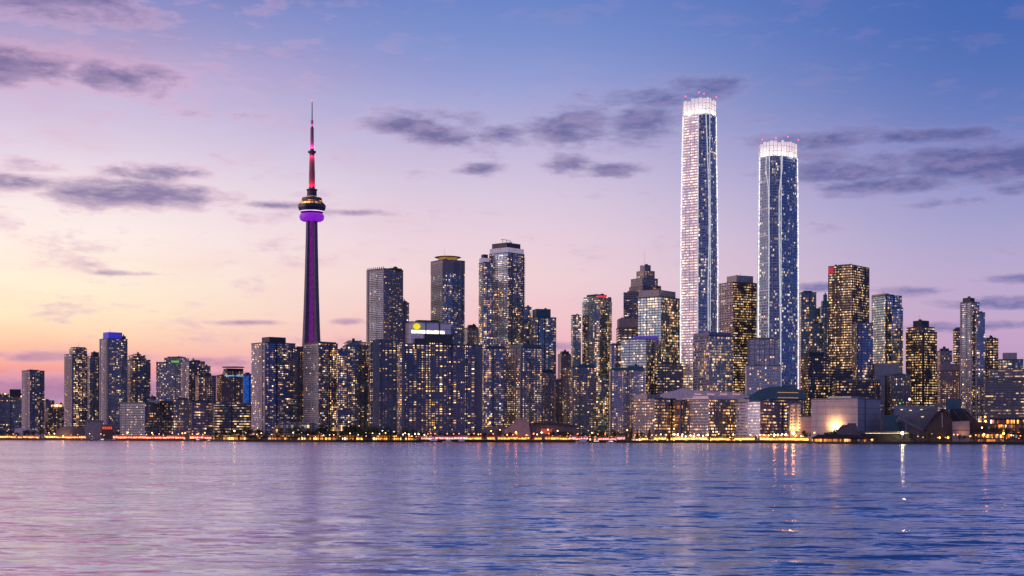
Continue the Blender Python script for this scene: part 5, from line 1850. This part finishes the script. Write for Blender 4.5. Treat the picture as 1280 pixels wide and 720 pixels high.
def trunk_mesh(h, seed):
    r = random.Random(seed)
    mb = MB()
    mb.tube((0, 0, 0), (0, 0, h * .55), .28, .2, 7)
    mb.tube((0, 0, h * .55), (.3, .1, h), .2, .1, 6)
    for k in range(5):
        a = r.uniform(0, 6.28)
        mb.tube((0, 0, h * (.45 + .08 * k)), (math.cos(a) * 1.7, math.sin(a) * 1.7, h * (.72 + .09 * k)), .11, .04, 5)
    o_ = mb.build("trunk", BARK)
    me = o_.data
    bpy.data.objects.remove(o_)
    return me


crowns = [crown_mesh("broad", 1, LEAF), crown_mesh("broad", 2, LEAFB), crown_mesh("broad", 3, LEAF), crown_mesh("slim", 4, LEAF)]
trunks = [trunk_mesh(6.5, 1), trunk_mesh(6.2, 2), trunk_mesh(6.8, 3), trunk_mesh(8, 4)]


def tree(px, Y, k, sc, label, group):
    p = pt(px, HOR, Y)
    r = thing("broadleaf_tree" if k < 3 else "columnar_tree", label, "tree", (p.x, p.y, GZ), group)
    r.rotation_euler = (0, 0, rnd.uniform(0, 6.28))
    sc *= 1.15
    r.scale = (sc * rnd.uniform(.9, 1.3), sc * rnd.uniform(.9, 1.3), sc)
    for nm, me in (("trunk", trunks[k]), ("crown", crowns[k])):
        c = bpy.data.objects.new(nm, me)
        COL.objects.link(c)
        c.parent = r


rows_t = [(270, 338, 8, 34, 60, "round dark tree below the terraced office", "trees below the terraced office", 1.5),
          (342, 442, 6, 34, 62, "round dark tree between the arched glass hall and the needle tower's foot", "trees by the arched glass hall", 1.7),
          (444, 540, 7, 38, 66, "round dark tree below the concrete-piered tower and hotel", "trees below the hotel", 1.7),
          (544, 640, 8, 38, 60, "round dark tree left of the concrete pavilion", "trees left of the concrete pavilion", 1.2),
          (690, 790, 7, 28, 60, "dark tree between the concrete pavilion and the harbour low-rises", "trees right of the concrete pavilion", 1.15),
          (768, 818, 6, 16, 30, "bushy dark tree close to the water left of the golden stalls", "trees left of the golden stalls", 1.2),
          (820, 985, 13, 30, 46, "small dark tree among the golden stalls", "trees among the golden stalls", .7),
          (1008, 1070, 7, 36, 52, "dark tree behind the orange-bayed canopy", "trees behind the orange-bayed canopy", 1.2),
          (1140, 1226, 10, 26, 44, "dark tree along the refinery quay", "trees along the refinery quay", 1.0),
          (1236, 1286, 5.5, 70, 130, "large dark tree behind the low sheds at the far right", "trees at the far right", 1.7),
          (2, 66, 7, 40, 90, "dark tree among the far left halls", "trees among the far left halls", 1.3),
          (60, 150, 9, 110, 190, "dark tree behind the left waterfront halls", "trees behind the left halls", 1.2)]
for a, b, st, o0, o1, lb, gp, sc in rows_t:
    x = a
    while x < b:
        k = rnd.choice((0, 1, 2, 0, 2))
        if "water left" in lb and rnd.random() < .4:
            k = 3
        tree(x, shore(x) + rnd.uniform(o0, o1), k, sc * rnd.uniform(.75, 1.3), lb, gp)
        x += st * rnd.uniform(.7, 1.4)


# boats along the quay
def make_boat(label, group, L, hullm, mast):
    root = thing("moored_boat", label, "boat", (0, 0, 0), group)
    W_ = L * .26
    prof = [(-.5, .55), (-.42, .92), (0, 1.0), (.25, .86), (.42, .45), (.5, .03)]
    mb = MB()
    for (xa, wa), (xb, wb) in zip(prof, prof[1:]):
        for sgn in (-1, 1):
            q = [(xa * L, sgn * wa * W_ * .35, -.4), (xb * L, sgn * wb * W_ * .35, -.4), (xb * L, sgn * wb * W_ * .5, 1.3 + .5 * max(0, xb)), (xa * L, sgn * wa * W_ * .5, 1.3 + .5 * max(0, xa))]
            mb.face(q if sgn < 0 else list(reversed(q)))
        mb.face([(xa * L, -wa * W_ * .5, 1.25), (xb * L, -wb * W_ * .5, 1.25), (xb * L, wb * W_ * .5, 1.25), (xa * L, wa * W_ * .5, 1.25)])
    mb.face([(-.5 * L, -.55 * W_ * .35, -.4), (-.5 * L, -.55 * W_ * .5, 1.3), (-.5 * L, .55 * W_ * .5, 1.3), (-.5 * L, .55 * W_ * .35, -.4)])
    mb.build("hull", hullm, root)
    mb = MB()
    mb.box(-.3 * L, .2 * L, -W_ * .33, W_ * .33, 1.26, 3.0)
    mb.box(-.34 * L, .22 * L, -W_ * .36, W_ * .36, 3.0, 3.15)
    mb.box(-.16 * L, .1 * L, -W_ * .24, W_ * .24, 3.15, 4.4)
    mb.build("cabin", WHITEM, root)
    mb = MB()
    mb.box(-.27 * L, .17 * L, -W_ * .345, -W_ * .332, 1.9, 2.7)
    mb.build("cabin_windows", glow("boat_window", (255, 214, 170), 1.6, .7), root)
    mb = MB()
    mb.tube((-.02 * L, 0, 4.4), (-.02 * L, 0, 4.4 + mast), .09, .05, 6)
    mb.build("mast", STEEL, root)
    return root


boats = [(103, 15, 0, "low dark-blue boat moored left of its three neighbours on the left waterfront"), (116, 17, 0, "dark-blue boat moored below the pale pinkish hall"), (129, 16, 1, "white-cabined boat moored below the red-lit hall"),
         (143, 15, 0, "dark-blue boat moored just right of the red-lit hall"), (250, 20, 0, "dark excursion boat moored left of the golden quayside halls"), (263, 15, 1, "small pale boat moored at the left end of the golden halls"),
         (541, 22, 0, "dark excursion boat moored right of the yellow-bayed hall"), (560, 16, 1, "small pale boat moored below the hotel's middle"), (576, 18, 0, "dark boat moored left of the orange market stalls"),
         (728, 20, 1, "white boat moored at the right end of the orange market stalls"), (746, 16, 0, "dark-blue boat moored among the rosy stalls"), (764, 15, 1, "small pale boat moored left of the bushy waterside trees")]
HULLS = [plain("navy_hull", (.02, .03, .09), .3, 0, .1), plain("white_hull", (.6, .6, .62), .35, 0, .1)]
protos = [None, None]
for x, L, k, lb in boats:
    Y = shore(x) - 4.5
    p = pt(x, HOR, Y)
    rz = rnd.choice((0, math.pi)) + rnd.uniform(-.06, .06)
    if protos[k] is None:
        protos[k] = make_boat(lb, "boats along the quay", 16.0, HULLS[k], 4.0 if k else 3.0)
        r = protos[k]
        r.location, r.rotation_euler, r.scale = (p.x, p.y, .1), (0, 0, rz), (L / 16.0,) * 3
    else:
        copy_tree(protos[k], (p.x, p.y, .1), lb, "boats along the quay", rz, L / 16.0)
